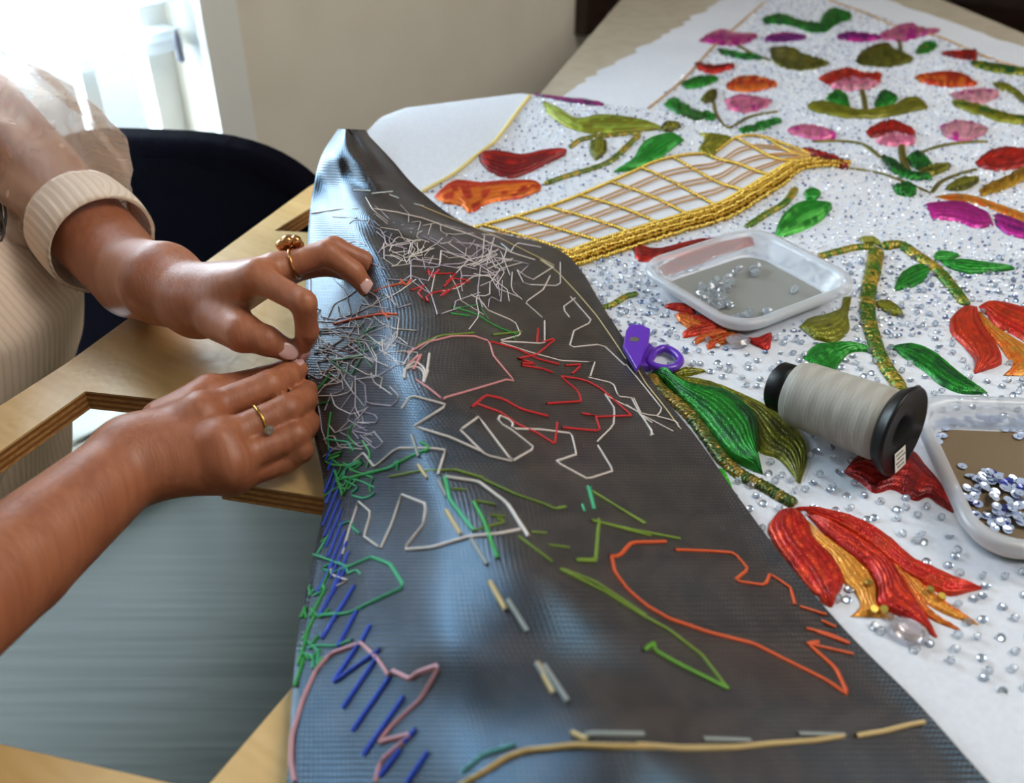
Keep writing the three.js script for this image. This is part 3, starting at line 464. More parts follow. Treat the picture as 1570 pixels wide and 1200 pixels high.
  for (const [pts, w] of [[[[438, 178], [500, 215], [575, 242]], 6], [[[1075, 158], [1082, 190], [1085, 218]], 6], [[[345, 400], [355, 450], [400, 505], [480, 465], [600, 440]], 6], [[[930, 355], [940, 400], [945, 445]], 8], [[[730, 560], [860, 560], [940, 575], [1000, 620], [1060, 670], [1130, 700]], 7], [[[1085, 572], [1095, 640], [1120, 692]], 11], [[[1150, 610], [1230, 580], [1330, 565], [1430, 560]], 7], [[[880, 665], [1000, 685], [1100, 720], [1200, 762]], 6], [[[1205, 762], [1240, 720], [1310, 690], [1385, 668]], 7]]) stem(cloth, 'stem', k(pts), w, { c: [100, 98, 20], c2: [128, 112, 34] });
  const goldBand = new THREE.MeshPhysicalMaterial({ vertexColors: true, roughness: 0.3, metalness: 0.8, bumpMap: sparkle.bumpMap, bumpScale: 0.0015, side: THREE.DoubleSide });
  P(cloth, 'gold_band', [[1390, 750], [1500, 698], [1640, 620]], [[1400, 778], [1520, 738], [1650, 670]], GOLDC, [170, 120, 40]).material = goldBand;
  const k5 = K(1250, 150, 4.906);
  petal(cloth, 'gold_band', k5([[890, 745], [1100, 728], [1300, 778], [1640, 900]]), k5([[1000, 772], [1180, 792], [1380, 862], [1640, 970]]), { c: [206, 140, 50], c2: ORANGE, ribs: 4, h: 0.002 }).material = goldBand;
  const m = fl('magenta and violet flower with a toothed edge by the gold band');
  petal(m, 'petal', k5([[820, 800], [960, 785], [1120, 790], [1310, 880]]), k5([[880, 912], [1060, 935], [1220, 984], [1345, 962]]), { c: MAG, c2: PURPLE, ribs: 6, h: 0.004 });
  petal(m, 'petal', k5([[1340, 876], [1450, 898], [1640, 985]]), k5([[1362, 964], [1440, 1028], [1640, 1075]]), { c: MAG, c2: PURPLE, ribs: 5, h: 0.004 });
}

// ---------------------------------------------------------------- the dark mesh lining folded over towards the sewer
const COLV = [0, 0.12, 0.28, 0.5, 0.75, 1];
const LROWS = [
  [[519, 197], [557, 199], [0.112, 0.122, 0.128, 0.128, 0.122, 0.112]], [[493, 238], [600, 244], [0.098, 0.112, 0.122, 0.122, 0.11, 0.094]], [[481, 285], [645, 293], [0.08, 0.084, 0.098, 0.102, 0.088, 0.066]], [[474, 335], [722, 346], [0.062, 0.08, 0.1, 0.098, 0.065, 0.034]],
  [[470, 400], [862, 386], [0.05, 0.072, 0.098, 0.088, 0.04, 0.01]], [[468, 480], [932, 482], [0.044, 0.066, 0.094, 0.082, 0.034, 0.007]], [[466, 565], [1003, 590], [0.036, 0.058, 0.09, 0.082, 0.034, 0.007]], [[480, 660], [1066, 668], [0.024, 0.05, 0.086, 0.082, 0.034, 0.007]],
  [[497, 760], [1138, 770], [0.012, 0.042, 0.082, 0.082, 0.036, 0.007]], [[476, 870], [1215, 872], [0.008, 0.038, 0.078, 0.084, 0.04, 0.007]], [[456, 980], [1306, 976], [0.008, 0.034, 0.074, 0.084, 0.04, 0.007]], [[447, 1080], [1408, 1078], [0.008, 0.03, 0.07, 0.082, 0.04, 0.007]],
  [[440, 1200], [1518, 1200], [0.008, 0.028, 0.066, 0.08, 0.04, 0.007]], [[430, 1380], [1690, 1380], [0.008, 0.026, 0.06, 0.07, 0.034, 0.007]]];
const cr = (p0, p1, p2, p3, t) => 0.5 * (2 * p1 + (p2 - p0) * t + (2 * p0 - 5 * p1 + 4 * p2 - p3) * t * t + (3 * p1 - p0 - 3 * p2 + p3) * t * t * t);
function liningAt(r, v) {                                    // r: row number (fractional), v: 0 at the rolled edge, 1 at the cut edge
  const n = LROWS.length, i = Math.min(n - 2, Math.max(0, Math.floor(r))), f = r - i, R = k => LROWS[Math.min(n - 1, Math.max(0, k))];
  let c = 0; while (c < COLV.length - 2 && v > COLV[c + 1]) c++;
  const g = (v - COLV[c]) / (COLV[c + 1] - COLV[c]), H = (k, j) => R(k)[2][Math.min(5, Math.max(0, j))];
  const hr = k => { const e = Math.max(H(k, c), H(k, c + 1)) + 0.01; return Math.min(e, cr(H(k, c - 1), H(k, c), H(k, c + 1), H(k, c + 2), g)); };
  const h = cr(hr(i - 1), hr(i), hr(i + 1), hr(i + 2), f);
  const e = (s, a) => cr(R(i - 1)[s][a], R(i)[s][a], R(i + 1)[s][a], R(i + 2)[s][a], f);
  const px = e(0, 0) + (e(1, 0) - e(0, 0)) * v, py = e(0, 1) + (e(1, 1) - e(0, 1)) * v;
  const w = 0.0035 * Math.sin(r * 1.9 + v * 7) * Math.sin(v * Math.PI) + 0.0018 * Math.sin(r * 3.1 - v * 17) * Math.sin(v * Math.PI);
  const p = level(px, py, TABLE + Math.max(0.004, h + w));
  const low = clothY(p.x, p.z) + 0.0075; if (p.y < low && p.x > -0.1) { for (let q = 0; q < 4; q++) { const y = Math.max(p.y, clothY(p.x, p.z) + 0.0075); p.copy(level(px, py, y)); } }
  return p;
}
const lining = thing('dark_lining', 'dark mesh lining folded back over the cloth, covered in coloured tacking threads', 'fabric');
let liningMesh;
{
  const rows = [], nr = 150, nc = 72;
  for (let i = 0; i <= nr; i++) {
    const r = i / nr * (LROWS.length - 1), row = [];
    const L = liningAt(r, 0);
    row.push(V(L.x + 0.05, Math.max(TABLE + 0.003, L.y - 0.06), L.z - 0.004), V(L.x + 0.022, Math.max(TABLE + 0.004, L.y - 0.034), L.z - 0.002), V(L.x + 0.006, Math.max(TABLE + 0.005, L.y - 0.014), L.z));
    for (let j = 0; j <= nc; j++) row.push(liningAt(r, j / nc));
    rows.push(row);
  }
  rows.unshift(rows[0].map(p => V(p.x + 0.004, p.y - 0.012, p.z - 0.012)), rows[0].map(p => V(p.x + 0.002, p.y - 0.002, p.z - 0.005)));
  liningMesh = part(lining, 'mesh_fabric', gridGeometry(rows, { flip: false }), liningMat);
  liningMesh.updateMatrixWorld(true);
}
const caster = new THREE.Raycaster(); const liningRay = liningMesh.clone(); liningRay.material = new THREE.MeshBasicMaterial({ side: THREE.DoubleSide });
liningMesh.geometry.computeBoundingSphere();
const onLining = (px, py, lift = 0.0008) => { const d = sight(px, py).normalize(); caster.set(EYE, d); const h = caster.intersectObject(liningRay, false)[0]; return h ? h.point.addScaledVector(d, -lift) : null; };
const threadMats = {}; const threadMat = c => threadMats[c.join()] ??= std(...c, 0.55);
const WHITE = [206, 196, 190], CREAM = [196, 176, 128], ROSE = [206, 138, 140], RTH = [188, 30, 34], GTH = [40, 150, 66], LGTH = [110, 140, 40], TEAL = [60, 170, 120], BTH = [30, 70, 190], OTH = [210, 84, 34], SLATE = [142, 150, 150];
let nThreads = 0; const tangle = {};
function thread(pts, c, r = 0.0008, label) {                 // a tacking stitch lying on the lining, its ends dipping into the cloth
  const P = []; for (let i = 0; i < pts.length - 1; i++) { const d = Math.hypot(pts[i + 1][0] - pts[i][0], pts[i + 1][1] - pts[i][1]), n = Math.max(1, Math.ceil(d / 28)); for (let k = 0; k < n; k++) { const q = onLining(pts[i][0] + (pts[i + 1][0] - pts[i][0]) * k / n, pts[i][1] + (pts[i + 1][1] - pts[i][1]) * k / n); if (q) P.push(q); } }
  const q = onLining(...pts[pts.length - 1]); if (q) P.push(q); if (P.length < 2) return;
  const clean = P.filter((p, i) => !i || p.distanceTo(P[i - 1]) < 0.05); if (clean.length < 2) return;
  const g = tube(clean, r, 4, Math.max(3, clean.length * 2 - 1)); if (nThreads >= 285) { (tangle[c.join()] ??= []).push(g); return; }
  nThreads++; return part(lining, 'tacking_thread', g, threadMat(c), label);
}
{
  const a = K(440, 180, 3), b = K(440, 560, 2.727), c = K(420, 860, 2.707), d = K(820, 700, 2.0933);
  // upper part
  thread(a([[110, 440], [240, 420], [400, 420], [500, 435], [620, 462], [740, 505], [860, 545], [960, 590], [1040, 625], [1140, 655]]), WHITE);
  thread(a([[1165, 655], [1240, 705], [1330, 800], [1420, 905], [1500, 1020], [1560, 1110]]), CREAM, 0.0007);
  thread(a([[600, 400], [760, 465], [960, 545], [1110, 620], [1230, 680]]), CREAM, 0.0007);
  for (const s of [[[305, 335], [385, 338]], [[470, 355], [512, 370]], [[585, 398], [628, 408]], [[210, 455], [320, 462]], [[985, 580], [1025, 612]], [[1170, 655], [1228, 690]], [[390, 350], [485, 340]], [[515, 262], [575, 298]]]) thread(a(s), [196, 206, 206], 0.0008);
  thread(a([[845, 815], [890, 840], [920, 885], [1050, 940], [1075, 1000], [980, 1025]]), WHITE); thread(a([[1210, 728], [1180, 790], [1095, 850], [1175, 920]]), WHITE); thread(a([[1185, 935], [1185, 1040], [985, 1030]]), WHITE);
  thread(a([[1325, 830], [1265, 875], [1300, 918]]), WHITE); thread(a([[1305, 825], [1405, 938], [1320, 980], [1298, 1058], [1450, 1042], [1555, 1140]]), WHITE); thread(a([[980, 1035], [1120, 1080], [1260, 1118], [1415, 1125], [1395, 1190]]), WHITE);
  thread(a([[550, 1085], [640, 1035], [760, 1005], [860, 1005], [930, 1030], [950, 1100], [1030, 1195]]), ROSE, 0.0009); thread(a([[600, 1050], [700, 1002], [860, 990]]), LGTH); thread(a([[760, 870], [860, 900], [960, 960], [1060, 1000], [1040, 1020]]), GTH); thread(a([[750, 900], [840, 912]]), GTH); thread(a([[760, 880], [880, 860], [930, 930]]), [60, 130, 70], 0.0006); thread(a([[945, 1000], [1080, 985]]), LGTH);
  thread(a([[215, 950], [310, 925], [420, 905], [510, 905]]), OTH, 0.001); thread(a([[430, 890], [470, 925], [445, 895], [480, 905]]), OTH, 0.001); thread(a([[400, 800], [470, 775], [545, 760]]), OTH, 0.0009); thread(a([[520, 745], [550, 775], [570, 745]]), OTH, 0.0009);
  thread(a([[570, 795], [640, 770], [600, 810], [650, 855], [640, 815], [740, 790], [700, 830], [780, 770], [850, 750], [760, 740], [720, 780]]), RTH, 0.0009); thread(a([[640, 710], [700, 720], [780, 715], [730, 760]]), RTH, 0.0008); thread(a([[650, 700], [660, 740], [700, 700]]), [200, 60, 70], 0.0008);
  thread(a([[930, 1030], [1060, 1065], [1150, 1110], [1250, 1135]]), RTH, 0.001); thread(a([[1155, 970], [1150, 1040], [1240, 1015], [1150, 1090], [1060, 1110], [1150, 1135], [1080, 1130]]), RTH, 0.001); thread(a([[1280, 1140], [1360, 1135], [1310, 1180]]), RTH, 0.001);
  thread(a([[535, 1195], [545, 1150], [590, 1120], [630, 1150], [640, 1195]]), WHITE, 0.0009); thread(a([[655, 1085], [650, 1130], [640, 1180]]), WHITE, 0.0009); thread(a([[560, 1130], [600, 1100], [620, 1085], [580, 1160]]), ROSE, 0.0009);
  // middle part
  thread(b([[480, 180], [520, 125], [670, 165], [530, 255], [680, 300], [810, 358]]), WHITE, 0.0009); thread(b([[730, 265], [800, 215], [940, 400], [1035, 345], [940, 270], [880, 235], [890, 210], [945, 235], [940, 265], [1060, 268], [1190, 285], [1210, 372], [1120, 402], [1255, 475], [1365, 440], [1300, 335]]), WHITE, 0.0009); thread(b([[725, 270], [830, 375], [940, 400]]), WHITE, 0.0009);
  thread(b([[1260, 50], [1365, 75], [1385, 130], [1440, 135], [1480, 210], [1527, 240]]), WHITE, 0.0008); thread(b([[1330, 120], [1370, 180], [1365, 250], [1295, 320]]), WHITE, 0.0008); thread(b([[1330, 125], [1470, 195], [1525, 270], [1522, 295]]), WHITE, 0.0008);
  thread(b([[490, 55], [495, 15], [540, 0], [575, 30], [570, 75], [590, 20]]), WHITE, 0.0009); thread(b([[540, 60], [600, 100], [660, 150], [640, 140], [780, 100], [915, 60]]), ROSE, 0.0009); thread(b([[880, -20], [950, 65], [915, 60]]), ROSE, 0.0009);
  thread(b([[770, 175], [830, 125], [900, 140], [980, 185], [1090, 212]]), RTH, 0.0011); thread(b([[790, 160], [890, 195], [960, 245], [1040, 280], [1120, 330], [1130, 240]]), RTH, 0.0011); thread(b([[1085, 160], [1230, 150], [1220, 110], [1140, 45], [1240, 60], [1310, 95], [1440, 210]]), RTH, 0.0011); thread(b([[1230, 200], [1290, 210], [1310, 275], [1150, 260]]), RTH, 0.0011); thread(b([[1290, 215], [1440, 210]]), RTH, 0.001); thread(b([[980, 0], [1070, 15], [1110, 30]]), RTH, 0.001);
  thread(b([[280, 400], [320, 365], [365, 425], [460, 345], [600, 345], [662, 355], [630, 455]]), WHITE, 0.0009); thread(b([[210, 480], [360, 445], [420, 430], [540, 370], [590, 350]]), GTH, 0.0011); thread(b([[320, 460], [450, 420], [470, 380], [460, 440]]), TEAL, 0.0011); thread(b([[560, 320], [600, 345], [575, 360]]), GTH, 0.001); thread(b([[430, 465], [560, 440], [700, 435], [820, 470]]), LGTH, 0.0009); thread(b([[820, 475], [960, 540], [1080, 580], [1120, 600], [1165, 590]]), LGTH, 0.0009);
  thread(b([[200, 440], [235, 545], [270, 470], [360, 445]]), GTH, 0.0012); thread(b([[230, 480], [250, 420], [300, 400]]), TEAL, 0.001);
  thread(b([[230, 790], [260, 690], [300, 570], [352, 615], [322, 715], [392, 765], [440, 660], [480, 540], [582, 580], [570, 665], [487, 770], [610, 760], [760, 715], [880, 705], [975, 685]]), WHITE, 0.001); thread(b([[660, 465], [800, 485], [920, 575], [1010, 715]]), WHITE, 0.0012); thread(b([[660, 465], [680, 560], [780, 690]]), TEAL, 0.0013); thread(b([[780, 570], [820, 640], [880, 805]]), GTH, 0.0012); thread(b([[660, 470], [670, 520]]), GTH, 0.0012); thread(b([[690, 515], [750, 520]]), LGTH); thread(b([[790, 565], [870, 580]]), LGTH); thread(b([[780, 690], [920, 650], [880, 640]]), LGTH); thread(b([[850, 625], [910, 630]]), LGTH);
  thread(b([[520, 290], [550, 380]]), SLATE, 0.0012); thread(b([[548, 415], [585, 470]]), CREAM, 0.0011); thread(b([[630, 480], [665, 545]]), SLATE, 0.0012); thread(b([[665, 605], [725, 705]]), CREAM, 0.0013); thread(b([[770, 725], [835, 832]]), SLATE, 0.0013);
  thread(b([[1020, 695], [1085, 700]]), LGTH); thread(b([[970, 715], [1110, 820]]), LGTH); thread(b([[1095, 750], [1180, 760]]), LGTH); thread(b([[1150, 850], [1280, 900], [1390, 970], [1500, 1045]]), LGTH, 0.001); thread(b([[1305, 650], [1290, 812], [1215, 812]]), LGTH, 0.001); thread(b([[1270, 645], [1400, 680], [1520, 712]]), LGTH, 0.001); thread(b([[1265, 510], [1285, 600]]), TEAL, 0.001); thread(b([[1280, 530], [1380, 590], [1500, 660]]), LGTH, 0.001); thread(b([[1235, 580], [1245, 610]]), TEAL);
  thread(b([[240, 850], [350, 800], [430, 830], [490, 925], [360, 985], [260, 1035], [130, 1045]]), TEAL, 0.0012); thread(b([[110, 790], [250, 840]]), TEAL, 0.001);
  // blue stitches of the rolled edge
  for (let i = 0; i < 11; i++) { const x = 486 + i * 2.6, y = 720 + i * 16; thread([[x + 22, y - 34], [x - 2, y + 22]], BTH, 0.0011); }
  for (const s of [[[335, 100], [200, 320]], [[345, 205], [265, 355]], [[300, 30], [185, 230]], [[400, 265], [365, 330]], [[440, 365], [250, 500]], [[430, 395], [285, 610]], [[480, 480], [325, 705]], [[540, 560], [370, 805]], [[590, 695], [540, 750]], [[525, 780], [440, 890]], [[640, 790], [550, 920]], [[250, 0], [180, 130]], [[355, 340], [250, 495]]]) thread(c(s), BTH, 0.0014);
  for (const s of [[[190, 120], [240, 20]], [[150, 230], [215, 110]], [[120, 330], [170, 220]], [[100, 430], [140, 300]], [[85, 520], [125, 400]], [[150, 350], [185, 310]], [[160, 400], [195, 365]], [[170, 460], [200, 400]], [[95, 280], [130, 190]]]) thread(c(s), GTH, 0.0011);
  thread(c([[85, 915], [70, 830], [75, 720], [120, 570], [175, 450], [235, 385], [360, 340], [430, 405], [475, 475], [490, 455], [565, 490], [590, 465], [690, 430], [610, 570], [480, 690], [435, 750], [575, 715], [440, 830], [420, 915]]), [196, 146, 156], 0.0014);
  // near part
  for (const [s, q] of [[[[895, 85], [960, 200]], CREAM], [[[970, 160], [1050, 290]], SLATE], [[[1090, 420], [1160, 545]], CREAM], [[[1120, 430], [1218, 580]], SLATE], [[[1235, 710], [1300, 740]], CREAM], [[[1310, 715], [1535, 718]], SLATE]]) thread(c(s), q, 0.0014);
  thread(c([[780, 875], [870, 800], [1000, 760]]), [70, 140, 140], 0.0012);
  thread(c([[770, 930], [860, 880], [960, 815], [1040, 785], [1140, 775], [1250, 762], [1400, 768], [1570, 770]]), [186, 156, 96], 0.0016); thread(d([[330, 925], [480, 935], [640, 932], [760, 920], [900, 910], [990, 895]]), [190, 164, 112], 0.0016); thread(d([[1030, 895], [1120, 880], [1200, 860], [1300, 842]]), [196, 170, 118], 0.0016);
  thread(d([[540, 905], [690, 910]]), SLATE, 0.0013); thread(d([[845, 888], [995, 892]]), SLATE, 0.0013); thread(d([[160, 890], [350, 890]]), SLATE, 0.0013); thread(d([[5, 660], [60, 755]]), SLATE, 0.0014);
  thread(d([[240, 318], [270, 320], [310, 275], [420, 272]]), OTH, 0.0013); thread(d([[450, 298], [560, 302], [640, 308], [685, 360], [640, 398], [740, 412], [755, 375], [820, 420], [835, 475]]), OTH, 0.0012); thread(d([[245, 320], [255, 370], [300, 430], [360, 480], [430, 520], [560, 565], [700, 600], [820, 660], [930, 715], [1005, 765], [965, 680], [875, 600], [910, 595]]), OTH, 0.0013); thread(d([[850, 480], [980, 520]]), OTH, 0.0012); thread(d([[920, 525], [1060, 590]]), OTH, 0.0012); thread(d([[870, 550], [950, 570], [1020, 603], [900, 560]]), OTH, 0.0012); thread(d([[870, 598], [1020, 632]]), OTH, 0.0012);
  thread(d([[80, 360], [220, 430], [330, 500], [430, 555], [540, 640], [620, 745]]), LGTH, 0.0011); thread(d([[350, 620], [385, 595], [380, 620], [450, 660], [620, 745]]), [90, 150, 40], 0.0013); thread(d([[185, 205], [320, 235], [465, 262]]), LGTH, 0.0011); thread(d([[205, 200], [195, 335], [130, 332]]), LGTH, 0.0011); thread(d([[170, 95], [190, 170]]), TEAL, 0.0011); thread(d([[185, 110], [350, 215]]), LGTH, 0.001);
  // ends reaching past the cut edge
  const kn = K(960, 520, 4.285); thread(kn([[0, 430], [100, 490], [180, 630]]), WHITE, 0.0008); thread(kn([[0, 380], [50, 385], [100, 490], [200, 505], [240, 460], [120, 310], [0, 165]]), WHITE, 0.0007); thread(kn([[110, 500], [310, 605]]), WHITE, 0.0008); thread(kn([[200, 505], [330, 540], [350, 580]]), WHITE, 0.0008);
  thread(kn([[10, 90], [130, 290], [250, 440], [360, 590]]), CREAM, 0.0007);
  // dense white tangle under the far hand and along the roll
  const mess = (n, x0, x1, y0, y1, col, len, r = 0.00045) => { for (let i = 0; i < n; i++) { let x = rr(x0, x1), y = rr(y0, y1), an = rr(0, 6.28); const pts = [[x, y]]; const m = 2 + Math.floor(rnd() * 3); for (let q = 0; q < m; q++) { an += rr(-2.2, 2.2); const l = rr(len * 0.4, len); x += Math.cos(an) * l; y += Math.sin(an) * l * 0.7; pts.push([x, y]); } thread(pts, col[Math.floor(rnd() * col.length)], r); } };
  const pale = [WHITE, [178, 168, 182], [214, 206, 206]];
  mess(34, 560, 700, 335, 400, pale, 34); mess(26, 620, 800, 370, 450, pale, 48, 0.00055); mess(12, 700, 800, 390, 430, pale, 60, 0.0006); mess(30, 500, 600, 470, 580, pale, 46); mess(12, 490, 590, 460, 560, [...pale, [90, 150, 110]], 60); mess(14, 500, 580, 560, 680, pale, 40); mess(9, 488, 560, 600, 720, pale, 44);
  mess(12, 500, 570, 690, 745, [GTH, TEAL, [80, 170, 90]], 34, 0.0008); mess(10, 465, 520, 800, 900, [GTH, TEAL, WHITE], 30, 0.0008); mess(9, 455, 490, 900, 1020, [GTH, TEAL], 30, 0.0009); mess(5, 495, 520, 540, 640, [GTH, [70, 140, 100]], 60, 0.0008);
  for (const [c, gs] of Object.entries(tangle)) { const m = part(lining, 'thread_tangle', mergeGeometries(gs), threadMat(c.split(',').map(Number))); m.userData.kind = 'stuff'; }
  put(lining);
}

// ---------------------------------------------------------------- trays, spool, snips
function roundRect(w, d, r, n = 8) { const p = []; for (const [cx, cz, a0] of [[w / 2 - r, d / 2 - r, 0], [-w / 2 + r, d / 2 - r, 1], [-w / 2 + r, -d / 2 + r, 2], [w / 2 - r, -d / 2 + r, 3]]) for (let i = 0; i <= n; i++) { const a = (a0 + i / n) * Math.PI / 2; p.push([cx + r * Math.cos(a), cz + r * Math.sin(a)]); } return p; }
function tray(label, centre, turn, w, d, hgt, floorMat_, floorLabel, slope = 0.0145) {
  const t = thing('plastic_tray', label, 'tray'); t.position.copy(centre); t.rotation.y = turn;
  const ring = (inset, y) => roundRect(w - 2 * inset, d - 2 * inset, 0.03 - Math.min(0.012, inset * 0.5)).map(([x, z]) => V(x, y, z));
  const loop = rows => gridGeometry(rows.map(r => [...r, r[0]]));
  // outside of rim, over the rim, down the wall to the floor
  const g = loop([ring(0, hgt - 0.007), ring(-0.0005, hgt - 0.003), ring(0.001, hgt), ring(0.005, hgt + 0.0004), ring(0.008, hgt - 0.001), ring(0.0095, hgt - 0.004), ring(slope, 0.004), ring(slope + 0.0035, 0.0016)]);
  part(t, 'wall', g, plasticMat, 'translucent white wall with a rolled rim');
  const f = prism(roundRect(w - 2 * slope - 0.007, d - 2 * slope - 0.007, 0.022), 0.0004, 0.0016); part(t, 'floor_panel', f, floorMat_, floorLabel);
  return t;
}
const trayFloors = [];
{
  const H = 0.022, q = [[995, 408], [1152, 354], [1313, 432], [1128, 516]].map(p => level(p[0], p[1], C0 + H)), c = q.reduce((s, p) => s.add(p), V(0, 0, 0)).multiplyScalar(0.25);
  const ex = q[2].clone().sub(q[1]).add(q[3].clone().sub(q[0])).multiplyScalar(0.5), ez = q[0].clone().sub(q[1]).add(q[3].clone().sub(q[2])).multiplyScalar(0.5);
  const a = Math.atan2(-ex.z, ex.x), b = Math.atan2(ez.x, ez.z); const turn = (a + b) / 2, W = ex.length() * 1.07, D = ez.length() * 1.07;
  const yb = clothY(c.x, c.z) + 0.0035;
  put(tray('square translucent tray with a grey floor holding clear crystals', V(c.x, yb, c.z), turn, W, D, H, std(132, 133, 130, 0.5), 'smooth grey floor'));
  trayFloors.push({ c: V(c.x, yb + 0.0017, c.z), turn, W, D });
  covered.push(roundRect(W - 0.02, D - 0.02, 0.02).map(([x, z]) => [c.x + x * Math.cos(turn) + z * Math.sin(turn), c.z - x * Math.sin(turn) + z * Math.cos(turn)]));
}
{
  const H = 0.024, A = level(1400, 628, C0 + H), B = level(1496, 836, C0 + H), ez = B.clone().sub(A).normalize();
  const turn = Math.atan2(ez.x, ez.z), W = 0.16, D = A.distanceTo(B) + 0.02, c = A.clone().add(B).multiplyScalar(0.5).addScaledVector(ez, -0.006).add(V(Math.cos(turn), 0, -Math.sin(turn)).multiplyScalar(W / 2 - 0.002));
  const yb = C0 + 0.004;
  put(tray('translucent tray with a brown mesh floor holding pale blue sequins', V(c.x, yb, c.z), turn, W, D, H, new THREE.MeshPhysicalMaterial({ roughness: 0.6, map: texture(128, (u, v) => mix3([128, 108, 80], [92, 76, 54], 0.5 + 0.5 * Math.sin(u * 32 * Math.PI) * Math.sin(v * 32 * Math.PI)), [30, 30]) }), 'brown mesh floor', 0.0105));
  trayFloors.push({ c: V(c.x, yb + 0.0017, c.z), turn, W, D });
  covered.push(roundRect(W - 0.01, D - 0.01, 0.02).map(([x, z]) => [c.x + x * Math.cos(turn) + z * Math.sin(turn), c.z - x * Math.sin(turn) + z * Math.cos(turn)]));
}
const facet = (r, n = 8) => { const g = new THREE.LatheGeometry([[0, -0.8 * r], [0.55 * r, -0.62 * r], [r, -0.1 * r], [r, 0.12 * r], [0.62 * r, 0.6 * r], [0, 0.62 * r]].map(p => new THREE.Vector2(...p)), n).toNonIndexed(); g.computeVertexNormals(); return g; };
{ // loose crystals in the first tray
  const g = facet(0.0044), spots = [[1090, 440], [1098, 428], [1104, 437], [1112, 430], [1083, 452], [1088, 459], [1096, 450], [1106, 447], [1117, 424], [1122, 432], [1128, 416], [1134, 412], [1155, 412], [1158, 418], [1161, 408], [1076, 438], [1074, 449], [1098, 462], [1106, 466], [1112, 462], [1078, 458], [1090, 467], [1100, 470], [1118, 466], [1146, 482], [1150, 478], [1140, 484], [1132, 486], [1175, 476], [1219, 443], [1115, 441], [1093, 435], [1109, 455], [1128, 488], [1178, 478]];
  for (const [x, y] of spots) { const p = level(x, y, trayFloors[0].c.y + 0.004), m = thing('crystal', 'clear faceted crystal lying loose in the grey-floored tray', 'crystal', 'loose crystals in the grey-floored tray', new THREE.Mesh(g, crystalMat)); m.position.copy(p); m.rotation.set(rr(-1.2, 1.2), rr(0, 6), rr(-1.2, 1.2)); put(m); }
}
{ // sequins in the second tray
  const sg = new THREE.LatheGeometry([[0.0006, 0.0004], [0.0006, 0], [0.0015, 0], [0.0033, 0.0007], [0.0033, 0.001], [0.0015, 0.0003], [0.0006, 0.0004]].map(p => new THREE.Vector2(...p)), 14);
  const f = trayFloors[1], y0 = f.c.y;
  const add = (x, z, y, dark, tilt) => { const heap = tilt > 0.1, m = thing('sequin', dark ? 'dark blue cup sequin in the heap on the brown tray floor' : heap ? 'pale blue cup sequin in the heap on the brown tray floor' : 'pale blue cup sequin lying flat along the tray wall, apart from the heap', 'sequin', dark ? 'dark blue sequins in the heap' : heap ? 'pale blue sequins in the heap' : 'pale blue sequins along the tray wall', new THREE.Mesh(sg, dark ? sequinBlue : sequinMat)); m.position.set(x, y, z); m.rotation.set(rr(-tilt, tilt), rr(0, 6), rr(-tilt, tilt)); put(m); };
  for (const [x, y] of [[1440, 650], [1448, 645], [1455, 649], [1462, 645], [1476, 653], [1484, 643], [1494, 651], [1502, 641], [1509, 642], [1516, 648], [1524, 641], [1534, 642], [1449, 658], [1445, 669], [1436, 670], [1438, 678], [1539, 659], [1551, 659], [1563, 648], [1553, 646], [1564, 640], [1566, 668], [1560, 671], [1475, 716], [1562, 658], [1518, 643], [1530, 646]]) { const p = level(x, y, y0); add(p.x, p.z, y0 + 0.0004, false, 0.06); }
  const c = level(1540, 772, y0);
  for (let i = 0; i < 120; i++) { const a = rr(0, 6.28), q = Math.sqrt(rnd()), r = 0.028 * q, x = c.x + Math.cos(a) * r * 1.15, z = c.z + Math.sin(a) * r * 1.2 ; const k = Math.floor((1 - q) * 6 * rnd()); add(x, z, y0 + 0.0008 + k * 0.0013, rnd() < 0.16, 0.3); }
}
